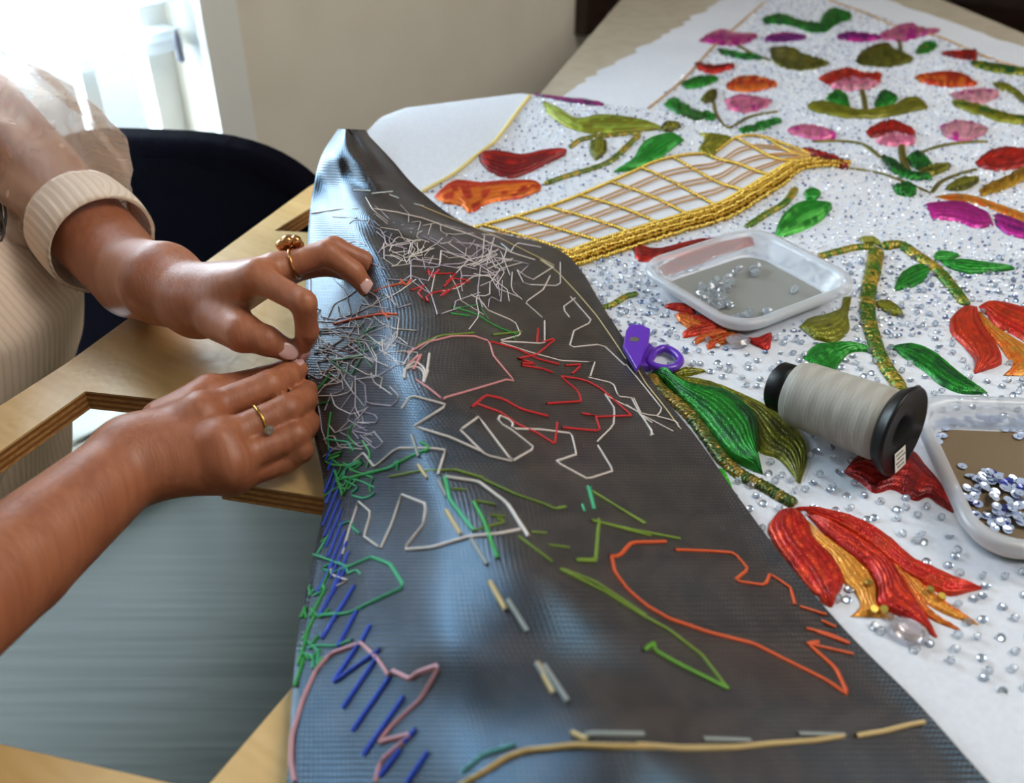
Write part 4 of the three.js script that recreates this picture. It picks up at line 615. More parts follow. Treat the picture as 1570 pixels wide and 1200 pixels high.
{ // thread spool lying on its side
  const t = thing('thread_spool', 'large spool of grey thread with black flanged ends, lying on its side', 'spool');
  const R = 0.033, rl = 0.0165, A = level(1196, 592, C0 + 0.0305), B = level(1386, 662, C0 + R + 0.0068);
  const ax = B.clone().sub(A), L = ax.length(); ax.normalize();
  t.position.copy(A); t.quaternion.setFromUnitVectors(V(0, 1, 0), ax);
  const lathe = (pts, n = 48) => new THREE.LatheGeometry(pts.map(p => new THREE.Vector2(...p)), n);
  part(t, 'end_cap', lathe([[0.004, -0.004], [0.016, -0.004], [0.0185, -0.002], [0.019, 0.006], [0.0185, 0.014], [0.006, 0.014]]), blackPlastic, 'narrow black end cap');
  const w = []; for (let i = 0; i <= 90; i++) { const k = i / 90, y = 0.0125 + k * (L - 0.0225); w.push([0.0225 + 0.0025 * k + 0.0018 * Math.min(1, k * 12) * Math.min(1, (1 - k) * 12) + 0.00008 * Math.sin(i * 1.9) + 0.00006 * Math.sin(i * 0.7), y]); }
  const wg = lathe([[0.01, 0.0125], ...w, [0.01, L - 0.01]]);
  part(t, 'thread_winding', wg, new THREE.MeshPhysicalMaterial({ roughness: 0.55, map: texture(512, (u, v) => { const a = (u * 3 + v * 6) % 1, b = (u * 3 - v * 6 + 50) % 1; return mix3([168, 162, 152], [142, 136, 126], 0.35 * (a < 0.5 ? a : 1 - a) * 2 + 0.4 * (b < 0.5 ? 1 : 0) * 0.6 + 0.25 * hash(Math.floor((u * 2 + v * 5) * 180), 3)); }, [1, 1]), bumpMap: texture(256, (u, v) => 255 * (0.5 + 0.5 * Math.sin((u * 2 + v * 70) * 2 * Math.PI)), [1, 1], false), bumpScale: 0.00008, sheen: 0.4, sheenRoughness: 0.4 }));
  part(t, 'flange', lathe([[0.006, L - 0.0105], [0.0268, L - 0.0105], [0.0295, L - 0.0075], [R - 0.0003, L - 0.0022], [R, L - 0.0005], [R - 0.0006, L + 0.0008], [R - 0.002, L + 0.0008], [0.02, L - 0.0012], [0.012, L - 0.002], [0.0105, L - 0.008], [0.0, L - 0.008]]), blackPlastic, 'wide black flared flange');
  // paper sticker on the hollow face of the flange, its small print too fine to read
  const cv = document.createElement('canvas'); cv.width = 256; cv.height = 256; const cx = cv.getContext('2d'); cx.fillStyle = '#e6e2da'; cx.fillRect(0, 0, 256, 256); cx.fillStyle = '#3a3836';
  for (let r = 0; r < 4; r++) { let x = 24 + (r % 2) * 30; for (let q = 0; q < 9 && x < 232; q++) { const ww = 9 + Math.floor(hash(r, q) * 15); cx.fillRect(x, 34 + r * 54, ww, 24); x += ww + 5; } }
  const ct = new THREE.CanvasTexture(cv); ct.colorSpace = THREE.SRGBColorSpace;
  const st = new THREE.PlaneGeometry(0.0155, 0.0155, 1, 1); const s = part(t, 'sticker', st, new THREE.MeshStandardMaterial({ map: ct, roughness: 0.6, side: THREE.DoubleSide }), 'white paper sticker with fine dark print');
  const inv = t.quaternion.clone().invert(), down = V(0, -1, 0).applyQuaternion(inv).setY(0).normalize(), rad = 0.0225;
  const nrm = V(0, 1, 0).addScaledVector(down, -0.16).normalize(), upv = down.clone().negate().addScaledVector(nrm, down.dot(nrm)).normalize(), rt = upv.clone().cross(nrm).normalize();
  s.position.copy(down.clone().multiplyScalar(rad)).setY(L + 0.0006); s.quaternion.setFromRotationMatrix(new THREE.Matrix4().makeBasis(rt, upv, nrm));
  put(t);
}
{ // purple thread snips, the blade end tucked under the lining
  const t = thing('thread_snips', 'purple thread snips with a finger ring, half under the dark lining', 'snips');
  const ring = resample([[1003, 540], [1018, 534], [1036, 542], [1043, 553], [1034, 563], [1012, 564], [996, 556], [1003, 540]], 40).map(q => level(q[0], q[1], C0 + 0.006));
  const rc = ring.reduce((s, p) => s.add(p), V(0, 0, 0)).multiplyScalar(1 / ring.length);
  t.position.set(rc.x, C0 + 0.0015, rc.z);
  const loc = p => p.clone().sub(t.position);
  const tg = new THREE.TubeGeometry(new THREE.CatmullRomCurve3(ring.slice(0, -1).map(loc), true), 60, 0.0034, 10, true); part(t, 'finger_ring', tg, purpleMat);
  const up = (pts, y0, y1) => { const g = prism(pts.map(q => { const p = level(q[0], q[1], TABLE + y1); return [p.x - t.position.x, p.z - t.position.z]; }), 0, y1 - y0, [], 0.0012); g.translate(0, y0 - (C0 + 0.0015 - TABLE), 0); return g; };
  part(t, 'upper_handle', up([[960, 505], [966, 496], [984, 497], [997, 503], [996, 518], [982, 556], [976, 565], [955, 530]], 0.012, 0.017), purpleMat);
  part(t, 'lower_handle', up([[956, 522], [992, 520], [1006, 534], [1000, 560], [982, 560], [958, 545]], 0.003, 0.0085), purpleMat);
  part(t, 'pivot', (() => { const p = level(972, 530, TABLE + 0.011); const g = new THREE.CylinderGeometry(0.004, 0.004, 0.011, 16); g.translate(p.x - t.position.x, 0.009, p.z - t.position.z); return g; })(), steel);
  part(t, 'blade', up([[955, 540], [975, 560], [930, 590], [915, 580]], 0.006, 0.008), steel, 'steel blade');
  put(t);
}
{ // two large opalescent drops sewn on the cloth
  const k = K(1150, 760, 3.529);
  for (const [px, py, rx, rz, rot] of [[1392, 973, 0.0088, 0.0112, 0.9], [1131, 528, 0.0105, 0.009, 0.1]]) { const p = onCloth(px, py), g = facet(1, 14); g.scale(rx, 0.0052, rz); const m = part(cloth, 'crystal_drop', g, opalMat, 'large opalescent crystal'); m.position.copy(p).setY(p.y + 0.0044); m.rotation.y = rot; put(m); }
}

// ---------------------------------------------------------------- beads sewn all over the cloth
{
  const cup = new THREE.LatheGeometry([[0.0005, 0.0001], [0.0016, 0], [0.0027, 0.0008], [0.0028, 0.0011]].map(p => new THREE.Vector2(...p)), 9), bead = facet(0.0028, 7), tiny = facet(0.0017, 6);
  const cordLine = K(560, 120, 3.14)([[792, 88], [720, 182], [620, 310], [540, 370], [430, 460], [280, 545]]).map(q => { const p = onCloth(...q); return [p.z, p.x]; });
  const lat = [[748, 344], [860, 312], [1006, 249], [1124, 212], [1255, 244], [1178, 272], [1051, 330], [866, 384]].map(q => { const p = onCloth(...q); return [p.x, p.z]; });
  const e1 = flat(1165, 12), e2 = flat(990, 170), e3 = flat(1275, 0), e4 = flat(1575, 108), n1 = flat(1130, 890), n2 = flat(1300, 965), n3 = flat(1640, 1110);
  const beaded = (X, Z) => { const [zr] = lerpTable(RIDGE, X), behind = Z < zr;
    if (Z > lerpTable([[n1[0], n1[1]], [n2[0], n2[1]], [n3[0], n3[1]]], X)[0]) return false;
    if (behind) { if (X < e1[0] + (Z - e1[1]) * (e2[0] - e1[0]) / (e2[1] - e1[1]) || X > e3[0] + (Z - e3[1]) * (e4[0] - e3[0]) / (e4[1] - e3[1])) return false; }
    else if (Z < -0.9 && X < lerpTable(cordLine, Z)[0] + 0.004) return false;
    return !(covered.some(c => inPoly(c, X, Z)) || (!behind && inPoly(lat, X, Z))); };
  const scatter = (z0, z1, step) => { const o = []; for (let z = z0; z < z1; z += step) for (let x = -0.2; x < 0.92; x += step) {
    const X = x + rr(-0.42, 0.42) * step, Z = z + rr(-0.42, 0.42) * step, q = pixel(V(X, clothY(X, Z), Z));
    if (q[0] < 600 || q[0] > 1660 || q[1] < -40 || (q[1] > 330 && q[0] < lerpTable(LROWS.map(r => [r[1][1], r[1][0]]), q[1])[0] - 30) || !beaded(X, Z)) continue; o.push([X, clothY(X, Z), Z, q[2]]); } return o; };
  const cells = scatter(-0.86, -0.3, 0.0128).sort((a, b) => a[3] - b[3]), big = cells.slice(0, 295), rest = cells.slice(295), far = scatter(-2.1, -0.72, 0.0072);
  big.forEach(([x, y, z]) => { const isCup = rnd() < 0.45, m = part(cloth, isCup ? 'cup_sequin' : 'crystal_bead', isCup ? cup : bead, isCup ? silverBead : crystalMat); m.position.set(x, y + (isCup ? 0.0006 : 0.0022), z); isCup ? m.rotation.set(rr(-0.2, 0.5), rr(0, 6), rr(-0.35, 0.35)) : m.rotation.set(rr(-0.9, 0.9), rr(0, 6), rr(-0.9, 0.9)); put(m); });
  const mk = (name, geo, mat, list, lift, tilt, colours) => {
    const im = new THREE.InstancedMesh(geo, mat, list.length), M = new THREE.Matrix4(), q = new THREE.Quaternion();
    list.forEach(([x, y, z], i) => { q.setFromEuler(new THREE.Euler(rr(-tilt, tilt), rr(0, 6), rr(-tilt, tilt))); const s = rr(0.75, 1.1); M.compose(V(x, y + lift, z), q, V(s, s, s)); im.setMatrixAt(i, M); im.setColorAt(i, lin(...colours[Math.floor(rnd() * colours.length)])); });
    im.name = name; im.userData = { kind: 'stuff' }; cloth.add(im); put(im);
  };
  mk('small_sequins', cup, silverBead, rest.filter((_, i) => i % 5 < 2), 0.0006, 0.4, [[226, 232, 240], [170, 184, 214], [240, 240, 236]]);
  mk('small_beads', bead, crystalMat, rest.filter((_, i) => i % 5 > 1), 0.0022, 0.9, [[246, 248, 252], [226, 234, 244]]);
  mk('seed_beads', tiny, new THREE.MeshPhysicalMaterial({ roughness: 0.14, metalness: 0.12, clearcoat: 0.8, clearcoatRoughness: 0.05 }), far, 0.0008, 0.7, [[232, 236, 244], [214, 222, 236], [240, 240, 240], [196, 206, 228], [112, 124, 158]]);
}

// ---------------------------------------------------------------- the seated person
// distance fields meshed by surface nets
function surfaceNets(f, lo, hi, cell) {
  const nx = Math.ceil((hi.x - lo.x) / cell) + 1, ny = Math.ceil((hi.y - lo.y) / cell) + 1, nz = Math.ceil((hi.z - lo.z) / cell) + 1;
  const val = new Float32Array(nx * ny * nz), id = (i, j, k) => (k * ny + j) * nx + i;
  for (let k = 0; k < nz; k++) for (let j = 0; j < ny; j++) { let skip = 0; for (let i = 0; i < nx; i++) { if (skip > 0) { skip--; val[id(i, j, k)] = 1; continue; } const d = f(lo.x + i * cell, lo.y + j * cell, lo.z + k * cell); val[id(i, j, k)] = d; if (d > 4 * cell) skip = Math.floor(d / cell) - 3; } }
  const vid = new Int32Array(nx * ny * nz).fill(-1), pos = [], nor = [], uv = [], idx = [];
  const E = [[0, 1], [0, 2], [0, 4], [1, 3], [1, 5], [2, 3], [2, 6], [3, 7], [4, 5], [4, 6], [5, 7], [6, 7]];
  for (let k = 0; k < nz - 1; k++) for (let j = 0; j < ny - 1; j++) for (let i = 0; i < nx - 1; i++) {
    const c = []; let m = 0; for (let q = 0; q < 8; q++) { const v = val[id(i + (q & 1), j + (q >> 1 & 1), k + (q >> 2))]; c.push(v); if (v < 0) m++; }
    if (m === 0 || m === 8) continue;
    let x = 0, y = 0, z = 0, n = 0; for (const [a, b] of E) if ((c[a] < 0) !== (c[b] < 0)) { const t = c[a] / (c[a] - c[b]); x += (a & 1) + t * ((b & 1) - (a & 1)); y += (a >> 1 & 1) + t * ((b >> 1 & 1) - (a >> 1 & 1)); z += (a >> 2) + t * ((b >> 2) - (a >> 2)); n++; }
    const X = lo.x + (i + x / n) * cell, Y = lo.y + (j + y / n) * cell, Z = lo.z + (k + z / n) * cell; vid[id(i, j, k)] = pos.length / 3; pos.push(X, Y, Z);
    const e = cell * 0.5, g = V(f(X + e, Y, Z) - f(X - e, Y, Z), f(X, Y + e, Z) - f(X, Y - e, Z), f(X, Y, Z + e) - f(X, Y, Z - e)).normalize(); nor.push(g.x, g.y, g.z); uv.push(X + Y * 0.3, Z + Y * 0.7);
  }
  const quad = (a, b, c, d, fl) => { if (a < 0 || b < 0 || c < 0 || d < 0) return; fl ? idx.push(a, c, b, a, d, c) : idx.push(a, b, c, a, c, d); };
  for (let k = 1; k < nz - 1; k++) for (let j = 1; j < ny - 1; j++) for (let i = 1; i < nx - 1; i++) {
    const s = val[id(i, j, k)] < 0;
    if (s !== (val[id(i + 1, j, k)] < 0)) quad(vid[id(i, j - 1, k - 1)], vid[id(i, j, k - 1)], vid[id(i, j, k)], vid[id(i, j - 1, k)], !s);
    if (s !== (val[id(i, j + 1, k)] < 0)) quad(vid[id(i - 1, j, k - 1)], vid[id(i, j, k - 1)], vid[id(i, j, k)], vid[id(i - 1, j, k)], s);
    if (s !== (val[id(i, j, k + 1)] < 0)) quad(vid[id(i - 1, j - 1, k)], vid[id(i, j - 1, k)], vid[id(i, j, k)], vid[id(i - 1, j, k)], !s);
  }
  const g = new THREE.BufferGeometry(); g.setAttribute('position', new THREE.Float32BufferAttribute(pos, 3)); g.setAttribute('normal', new THREE.Float32BufferAttribute(nor, 3)); g.setAttribute('uv', new THREE.Float32BufferAttribute(uv, 2)); g.setIndex(idx); return g;
}
const smin = (a, b, k) => { const h = Math.max(k - Math.abs(a - b), 0) / k; return Math.min(a, b) - h * h * k * 0.25; };
const bone = (A, ra, B, rb) => { const bx = B.x - A.x, by = B.y - A.y, bz = B.z - A.z, bb = bx * bx + by * by + bz * bz || 1e-9; return (x, y, z) => { const px = x - A.x, py = y - A.y, pz = z - A.z; let h = (px * bx + py * by + pz * bz) / bb; h = h < 0 ? 0 : h > 1 ? 1 : h; const dx = px - bx * h, dy = py - by * h, dz = pz - bz * h; return Math.sqrt(dx * dx + dy * dy + dz * dz) - (ra + (rb - ra) * h); }; };
const ball = (A, r) => (x, y, z) => Math.hypot(x - A.x, y - A.y, z - A.z) - r;
const chain = (pts, rs) => { const b = []; for (let i = 0; i < pts.length - 1; i++) b.push(bone(pts[i], rs[i], pts[i + 1], rs[i + 1])); return (x, y, z) => { let d = b[0](x, y, z); for (let i = 1; i < b.length; i++) d = smin(d, b[i](x, y, z), 0.003); return d; }; };
const near = (f, pts, pad) => { const lo = V(1, 1, 1).multiplyScalar(1e9), hi = lo.clone().negate(); pts.forEach(p => { lo.min(p); hi.max(p); }); lo.subScalar(pad); hi.addScalar(pad); return { f, lo, hi }; };
const J = (...a) => a.map(([x, y, d]) => deep(x, y, d)), JR = (...a) => a.map(([x, y, d]) => deep(x, y, d - 0.006));

const person = thing('person', 'seated person in a beige ribbed dress with sheer dotted sleeves, sewing with both hands', 'person');
const bodyParts = [], fingertips = {};
function limb(name, spec) {
  const { shoulder, elbow, wrist, wr, palm, thumb, fingers } = spec;
  const arm = chain([shoulder, elbow[0], elbow[1], wrist], [0.048, spec.re, spec.re * 0.97, wr]);
  const palmB = palm.map(([p, r0, r1, a]) => bone(a ?? wrist, r0, p, r1)); const fs = [...fingers, thumb].map(([p, r]) => chain(p, r)); const extra = (spec.bumps ?? []).map(([p, r]) => ball(p, r));
  const hb = near(null, [wrist, ...palm.map(p => p[0]), ...fingers.flatMap(f => f[0]), ...thumb[0]], 0.03);
  const f = (x, y, z) => {
    let d = arm(x, y, z);
    if (x < hb.lo.x - 0.03 || x > hb.hi.x + 0.03 || y < hb.lo.y - 0.03 || y > hb.hi.y + 0.03 || z < hb.lo.z - 0.03 || z > hb.hi.z + 0.03) { const e = Math.max(hb.lo.x - x, x - hb.hi.x, hb.lo.y - y, y - hb.hi.y, hb.lo.z - z, z - hb.hi.z); return Math.min(d, Math.max(e, 0.01)); }
    for (const b of palmB) d = smin(d, b(x, y, z), 0.016);
    for (const b of extra) d = smin(d, b(x, y, z), 0.01);
    let q = 1e9; for (const b of fs) q = smin(q, b(x, y, z), 0.0022);
    return smin(d, q, 0.006);
  };
  const all = [shoulder, ...elbow, wrist, ...palm.map(p => p[0]), ...fingers.flatMap(q => q[0]), ...thumb[0]], B = near(f, all, 0.06);
  bodyParts.push(surfaceNets(f, B.lo, B.hi, 0.0028));
}
// far arm and hand: the left, pinching the needle
const LS = deep(-34, 172, 1.02), LE = deep(205, 426, 0.862);
const leftFingers = {
  index: [J([392, 424, 0.715], [466, 464, 0.70], [471, 508, 0.715], [460, 541, 0.732]), [0.0105, 0.0092, 0.0082, 0.0066]],
  middle: [J([425, 412, 0.735], [502, 388, 0.735], [542, 417, 0.744], [566, 447, 0.752]), [0.0108, 0.0094, 0.0082, 0.0066]],
  ring: [J([440, 408, 0.76], [512, 380, 0.758], [555, 399, 0.765], [581, 427, 0.770]), [0.0104, 0.009, 0.0078, 0.0062]],
  little: [J([436, 418, 0.782], [494, 408, 0.786], [525, 414, 0.786], [546, 426, 0.78]), [0.0094, 0.008, 0.007, 0.0056]] };
const leftThumb = [J([338, 490, 0.745], [372, 510, 0.718], [408, 522, 0.714], [443, 538, 0.722]), [0.0165, 0.0128, 0.011, 0.0082]];
limb('left', { shoulder: LS, elbow: [LE, deep(250, 435, 0.80)], re: 0.0352, wrist: deep(303, 462, 0.775), wr: 0.0265,
  palm: [[leftFingers.index[0][0], 0.02, 0.0125], [leftFingers.middle[0][0], 0.019, 0.0125], [leftFingers.ring[0][0], 0.019, 0.0118], [leftFingers.little[0][0], 0.018, 0.011], [leftThumb[0][1], 0.018, 0.0135]], thumb: leftThumb, fingers: Object.values(leftFingers) });
// near arm and hand: the right, holding the cloth
const RS = V(-0.54, 0.865, -0.62), RE = deep(-205, 1052, 0.485);
const rightFingers = {
  index: [JR([308, 634, 0.682], [412, 592, 0.703], [440, 577, 0.722], [457, 566, 0.734]), [0.0125, 0.0112, 0.0098, 0.0078]],
  middle: [JR([336, 676, 0.668], [440, 628, 0.69], [466, 612, 0.712], [472, 598, 0.732]), [0.0125, 0.0108, 0.0096, 0.0078]],
  ring: [JR([350, 708, 0.666], [452, 668, 0.686], [472, 650, 0.71], [470, 640, 0.73]), [0.012, 0.0104, 0.0092, 0.0076]],
  little: [JR([356, 730, 0.672], [436, 706, 0.69], [462, 690, 0.688], [464, 680, 0.705]), [0.0108, 0.0094, 0.0084, 0.0068]] };
const rightThumb = [JR([250, 645, 0.705], [322, 604, 0.725], [402, 584, 0.748], [448, 563, 0.748]), [0.016, 0.013, 0.0108, 0.0082]];
limb('right', { shoulder: RS, elbow: [RE, deep(20, 862, 0.575)], re: 0.035, wrist: deep(206, 704, 0.660), wr: 0.0272,
  palm: [[rightFingers.index[0][0], 0.02, 0.0145], [rightFingers.middle[0][0], 0.021, 0.0145], [rightFingers.ring[0][0], 0.021, 0.0138], [rightFingers.little[0][0], 0.02, 0.0128], [rightThumb[0][1], 0.018, 0.014]], thumb: rightThumb, fingers: Object.values(rightFingers), bumps: [[deep(308, 634, 0.67), 0.0135], [deep(338, 680, 0.656), 0.0132], [deep(352, 712, 0.654), 0.0125]] });
// neck, shoulders and head (above and beside the picture)
{
  const N = V(-0.57, 0.93, -0.82), Hc = V(-0.535, 1.085, -0.82);
  const tor = chain([V(-0.62, 0.62, -0.815), V(-0.6, 0.8, -0.815)], [0.08, 0.085]), sh = bone(LS, 0.046, RS, 0.046), nk = bone(N, 0.052, V(-0.555, 1.03, -0.82), 0.05);
  const head = (x, y, z) => { const a = (x - Hc.x) / 0.092, b = (y - Hc.y) / 0.115, c = (z - Hc.z) / 0.074; const l = Math.sqrt(a * a + b * b + c * c); return (l - 1) * 0.074; };
  const nose = bone(V(Hc.x + 0.088, Hc.y + 0.01, Hc.z), 0.006, V(Hc.x + 0.104, Hc.y - 0.022, Hc.z), 0.011), chin = ball(V(Hc.x + 0.05, Hc.y - 0.085, Hc.z), 0.035), lips = bone(V(Hc.x + 0.083, Hc.y - 0.053, Hc.z - 0.015), 0.008, V(Hc.x + 0.083, Hc.y - 0.053, Hc.z + 0.015), 0.008), ears = [1, -1].map(s => bone(V(Hc.x - 0.005, Hc.y + 0.02, Hc.z + s * 0.076), 0.010, V(Hc.x - 0.002, Hc.y - 0.018, Hc.z + s * 0.073), 0.007));
  const sockets = [1, -1].map(s => ball(V(Hc.x + 0.094, Hc.y + 0.008, Hc.z + s * 0.03), 0.017));
  const f = (x, y, z) => { let d = smin(smin(tor(x, y, z), sh(x, y, z), 0.06), nk(x, y, z), 0.04); let h = smin(smin(head(x, y, z), chin(x, y, z), 0.03), nose(x, y, z), 0.012); h = smin(h, lips(x, y, z), 0.008); for (const e of ears) h = smin(h, e(x, y, z), 0.006); for (const s of sockets) h = Math.max(h, -s(x, y, z)); return smin(d, h, 0.02); };
  bodyParts.push(surfaceNets(f, V(-0.72, 0.5, -1.12), V(-0.4, 1.24, -0.52), 0.008));
  const eyes = part(person, 'eyes', mergeGeometries([1, -1].map(s => { const g = new THREE.SphereGeometry(0.0115, 16, 12); g.translate(Hc.x + 0.0685, Hc.y + 0.008, Hc.z + s * 0.03); return g; })), std(236, 232, 226, 0.15));
  part(eyes, 'iris', mergeGeometries([1, -1].map(s => { const g = new THREE.SphereGeometry(0.0062, 12, 10); g.translate(Hc.x + 0.0748, Hc.y + 0.004, Hc.z + s * 0.03); return g; })), std(50, 32, 22, 0.15));
  const cap = ball(V(Hc.x - 0.022, Hc.y + 0.03, Hc.z), 0.103), fall = bone(V(Hc.x - 0.075, Hc.y + 0.02, Hc.z), 0.075, V(Hc.x - 0.10, 0.86, Hc.z), 0.06);
  const face = bone(V(Hc.x + 0.075, Hc.y + 0.02, Hc.z), 0.066, V(Hc.x + 0.08, Hc.y - 0.1, Hc.z), 0.07);
  const hg = surfaceNets((x, y, z) => Math.max(smin(cap(x, y, z), fall(x, y, z), 0.05) + 0.003 * Math.sin(z * 260 + y * 30) * Math.sin(y * 40), -face(x, y, z)), V(-0.76, 0.78, -0.96), V(-0.4, 1.25, -0.68), 0.007);
  const lock = [[-34, 150, 0.86], [-16, 250, 0.87], [4, 325, 0.88], [6, 352, 0.878], [-6, 376, 0.87], [-22, 372, 0.87]].map(q => deep(...q)); lock.unshift(V(-0.56, 1.04, -0.885), V(-0.505, 0.975, -0.88));
  part(person, 'hair', mergeGeometries([hg, ...[0, 1, 2].map(i => tube(lock.map((p, j) => p.clone().add(V(0.003 * Math.sin(i * 2 + j), 0.002 * i, 0.003 * Math.cos(i * 2 + j)))), 0.0013, 6, 40, true))].map(g => { g.deleteAttribute('color'); return g; })), hairMat, 'dark brown hair, a curled lock falling forward');
}
part(person, 'body', mergeGeometries(bodyParts), skinMat, 'bare forearms and hands with pale pink nails');
// fingernails
function nail(tip, prev, w, l, out) {
  const g = new THREE.SphereGeometry(1, 16, 12); g.scale(w, l, w * 0.35);
  const y = tip.clone().sub(prev).normalize(), z = out.clone().addScaledVector(y, -out.dot(y)).normalize(), x = y.clone().cross(z);
  g.applyMatrix4(new THREE.Matrix4().makeBasis(x, y, z)); return g;
}
{
  const toEye = p => EYE.clone().sub(p).normalize();
  const put1 = ([pts, rs], w, l, out, back = 0.003, k = 0.86) => { const n = pts.length, t = pts[n - 1], p = pts[n - 2], d = t.clone().sub(p).normalize(); const o = (out ?? toEye(t)).clone(); o.addScaledVector(d, -o.dot(d)).normalize(); const g = nail(t, p, w, l, o); const c = t.clone().addScaledVector(d, -back).addScaledVector(o, rs[n - 1] * k); g.translate(c.x, c.y, c.z); part(person, 'fingernail', g, nailMat); };
  put1(leftThumb, 0.0062, 0.0088, V(-0.1, 0.6, 0.8)); put1(leftFingers.middle, 0.0053, 0.0084, V(0.3, 0.6, 0.75), 0.005, 0.9); put1(leftFingers.ring, 0.0050, 0.008, V(0.25, 0.55, 0.8), 0.005, 0.9); put1(leftFingers.index, 0.0048, 0.0072, V(0.7, 0.1, 0.7)); put1(leftFingers.little, 0.0042, 0.0065, V(0.3, 0.9, 0.2));
  put1(rightFingers.index, 0.005, 0.0075, V(0.2, 0.9, -0.2)); put1(rightThumb, 0.0058, 0.0085, V(-0.2, 0.3, -0.9));
}
// dress: ribbed bodice, skirt, sheer sleeve with a ribbed cuff
{
  const sec = [[0.50, -0.615, 0.125, 0.15], [0.60, -0.60, 0.128, 0.15], [0.68, -0.565, 0.132, 0.15], [0.735, -0.553, 0.134, 0.15], [0.78, -0.572, 0.130, 0.152], [0.82, -0.592, 0.118, 0.158], [0.86, -0.590, 0.102, 0.165], [0.89, -0.578, 0.085, 0.15], [0.91, -0.572, 0.072, 0.10]];
  const rows = []; for (let i = 0; i <= 60; i++) { const y = 0.5 + 0.41 * i / 60, [cx, rx, rz] = lerpTable(sec, y), row = []; for (let j = 0; j <= 90; j++) { const a = j / 90 * 2 * Math.PI; const fold = y < 0.72 ? 0.004 * Math.sin(a * 7 + y * 40) * (0.72 - y) / 0.2 : 0.0015 * Math.sin(a * 5 + y * 30); row.push(V(cx + (rx + fold) * Math.cos(a), y, -0.815 + (rz + fold) * Math.sin(a))); } rows.push(row); }
  const g = gridGeometry(rows, { flip: true }); part(person, 'bodice', g, dressMat, 'ribbed beige bodice');
  const sk = [[0.004, -0.9, 0.17, 0.19, -0.45], [0.30, -0.88, 0.17, 0.19, -0.48], [0.42, -0.78, 0.17, 0.19, -0.6], [0.47, -0.70, 0.16, 0.18, -0.72], [0.52, -0.65, 0.14, 0.165, -0.78], [0.60, -0.602, 0.132, 0.155, -0.815]];
  const rs = []; for (let i = 0; i <= 40; i++) { const y = 0.004 + 0.596 * i / 40, [cx, rx, rz, cz] = lerpTable(sk, y), row = []; for (let j = 0; j <= 120; j++) { const a = j / 120 * 2 * Math.PI, k = 1 + 0.05 * Math.sin(a * 11 + 1) * (0.6 - y); row.push(V(cx + rx * k * Math.cos(a), y, cz + rz * k * Math.sin(a))); } rs.push(row); }
  part(person, 'skirt', gridGeometry(rs, { flip: true }), skirtMat, 'plain beige skirt');
  const sleeve = (S, E, sheerRows, cuff, up) => {
    const ax = E.clone().sub(S), L = ax.length(); ax.normalize(); const u = up.clone().addScaledVector(ax, -up.dot(ax)).normalize(), w = ax.clone().cross(u);
    const ringAt = (f, r, bulge, wav) => { const o = []; for (let j = 0; j <= 64; j++) { const a = j / 64 * 2 * Math.PI, k = r + bulge * Math.max(0, Math.cos(a)) + wav * Math.sin(a * 9 + f * 14) + wav * 0.6 * Math.sin(a * 17 + f * 5); o.push(S.clone().addScaledVector(ax, f * L).addScaledVector(u, Math.cos(a) * k).addScaledVector(w, Math.sin(a) * k)); } return o; };
    const sm = []; for (let i = 0; i <= 36; i++) { const f = sheerRows[0][0] + (sheerRows[sheerRows.length - 1][0] - sheerRows[0][0]) * i / 36, [r, b, v] = lerpTable(sheerRows, f); sm.push(ringAt(f, r, b, v)); }
    part(person, 'sheer_sleeve', gridGeometry(sm), sheerMat, 'sheer beige sleeve with woven dots');
    const cf = []; for (let i = 0; i <= 10; i++) { const f = cuff[0] + (cuff[1] - cuff[0]) * i / 10; cf.push(ringAt(f, cuff[2] + 0.002 * Math.sin(i / 10 * Math.PI), 0, 0.0003)); }
    cf.unshift(ringAt(cuff[0] + 0.004, cuff[2] - 0.003, 0, 0)); cf.push(ringAt(cuff[1] - 0.004, cuff[2] - 0.003, 0, 0));
    part(person, 'cuff', gridGeometry(cf), dressMat, 'ribbed beige sleeve cuff');
  };
  sleeve(LS, LE, [[-0.05, 0.062, 0.01, 0.002], [0.2, 0.062, 0.02, 0.004], [0.4, 0.060, 0.026, 0.005], [0.54, 0.06, 0.03, 0.006], [0.65, 0.056, 0.014, 0.003], [0.69, 0.05, 0, 0.001]], [0.68, 0.83, 0.05], V(-0.3, 0.8, -0.6));
  sleeve(RS, RE, [[-0.05, 0.062, 0.01, 0.002], [0.2, 0.064, 0.02, 0.004], [0.4, 0.064, 0.026, 0.005], [0.585, 0.052, 0.006, 0.002], [0.6, 0.0505, 0, 0.001]], [0.585, 0.735, 0.0505], V(-0.2, 0.9, 0.3));
  put(person);
}
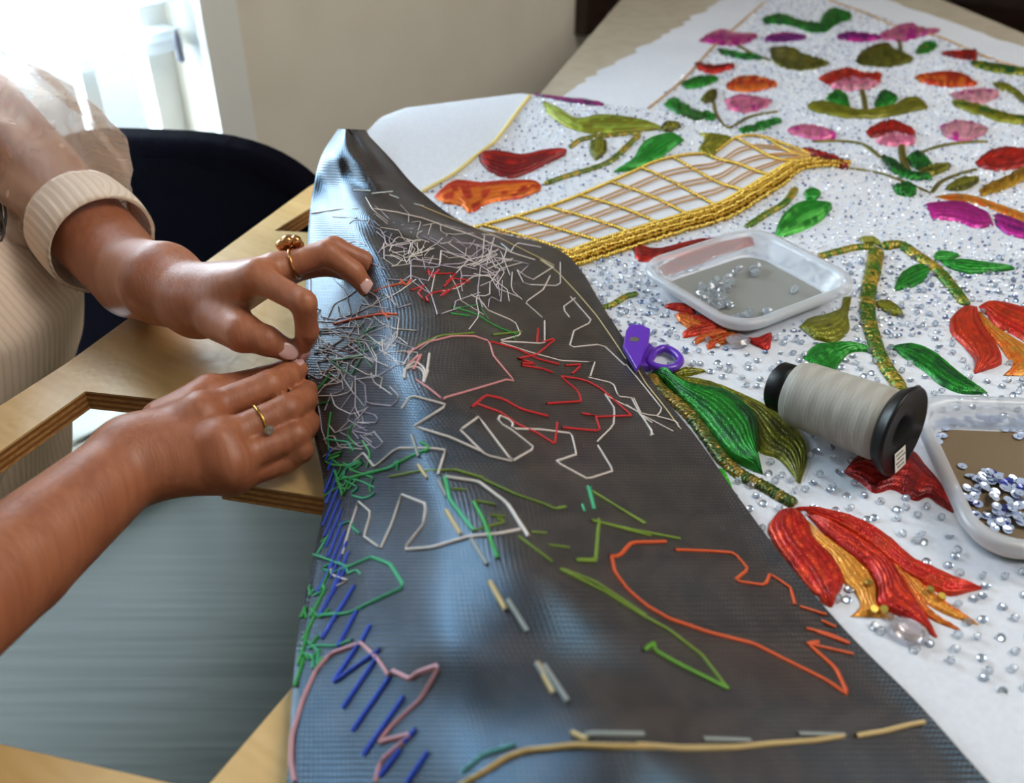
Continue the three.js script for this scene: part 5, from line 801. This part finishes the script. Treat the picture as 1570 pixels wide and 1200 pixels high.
// rings
function band(name, label, A, B, at, r, mat, tube_ = 0.0011) {
  const t = thing(name, label, 'ring'), ax = B.clone().sub(A), p = A.clone().addScaledVector(ax, at); ax.normalize();
  t.position.copy(p); t.quaternion.setFromUnitVectors(V(0, 0, 1), ax); part(t, 'band', new THREE.TorusGeometry(r, tube_, 10, 40), mat); return t;
}
{
  const [m0, m1] = leftFingers.middle[0], t = band('finger_ring', 'rose gold ring with a tall flower-shaped head on the far hand', m0, m1, 0.34, 0.0112, roseGold, 0.0012);
  const upl = deep(455, 378, 0.74).sub(t.position).applyQuaternion(t.quaternion.clone().invert()); upl.z = 0; upl.normalize();
  const side = V(-upl.y, upl.x, 0), c = upl.clone().multiplyScalar(0.0165);
  const head = []; for (let i = 0; i < 6; i++) { const a = i / 6 * 2 * Math.PI, q = c.clone().addScaledVector(side, Math.cos(a) * 0.0064).add(V(0, 0, Math.sin(a) * 0.0064)); const g = new THREE.SphereGeometry(0.0045, 12, 10); g.translate(q.x, q.y, q.z); head.push(g); }
  part(t, 'setting', mergeGeometries(head), roseGold, 'petal-shaped setting');
  const g = facet(0.0062, 10); g.applyQuaternion(new THREE.Quaternion().setFromUnitVectors(V(0, 1, 0), upl)); const s = part(t, 'stone', g, new THREE.MeshPhysicalMaterial({ color: lin(150, 92, 50), roughness: 0.05, transmission: 0.5, thickness: 0.005, ior: 1.7 })); s.position.copy(c).addScaledVector(upl, 0.0035); put(t);
}
{
  const [m0, m1] = rightFingers.middle[0], t = band('finger_ring', 'thin gold ring with a small round diamond on the near hand', m0, m1, 0.60, 0.0121, gold, 0.0011);
  const dn = deep(409, 692, 0.640).sub(t.position).applyQuaternion(t.quaternion.clone().invert()); dn.z = 0; dn.normalize();
  const g = facet(0.0036, 10); g.applyQuaternion(new THREE.Quaternion().setFromUnitVectors(V(0, 1, 0), dn)); part(t, 'diamond', g, crystalMat).position.copy(dn.clone().multiplyScalar(0.0155));
  const claws = []; for (let i = 0; i < 4; i++) { const a = i * Math.PI / 2 + 0.78, sd = V(-dn.y, dn.x, 0), b = dn.clone().multiplyScalar(0.0115), q = b.clone().addScaledVector(dn, 0.004).addScaledVector(sd, Math.cos(a) * 0.0034).add(V(0, 0, Math.sin(a) * 0.0034)); claws.push(tube([b, q], 0.0005, 5)); } part(t, 'claws', mergeGeometries(claws), gold); put(t);
}
// needle and the thread being drawn
{
  const t = thing('sewing_needle', 'fine steel sewing needle held between thumb and forefinger', 'needle'), a = deep(452, 545, 0.726), b = deep(462, 566, 0.728); part(t, 'shaft', tube([a, b], 0.0005, 6), steel);
  const pts = [[452, 542, 0.724], [457, 556, 0.722], [466, 562, 0.724], [474, 566, 0.728]].map(q => deep(...q)); part(t, 'thread', tube(pts, 0.0005, 5, 20, true), threadMat(WHITE), 'pale thread through the needle'); put(t);
}
scene.traverse(o => { if (o.isMesh) { o.castShadow = true; o.receiveShadow = true; } });
renderer.render(scene, camera);
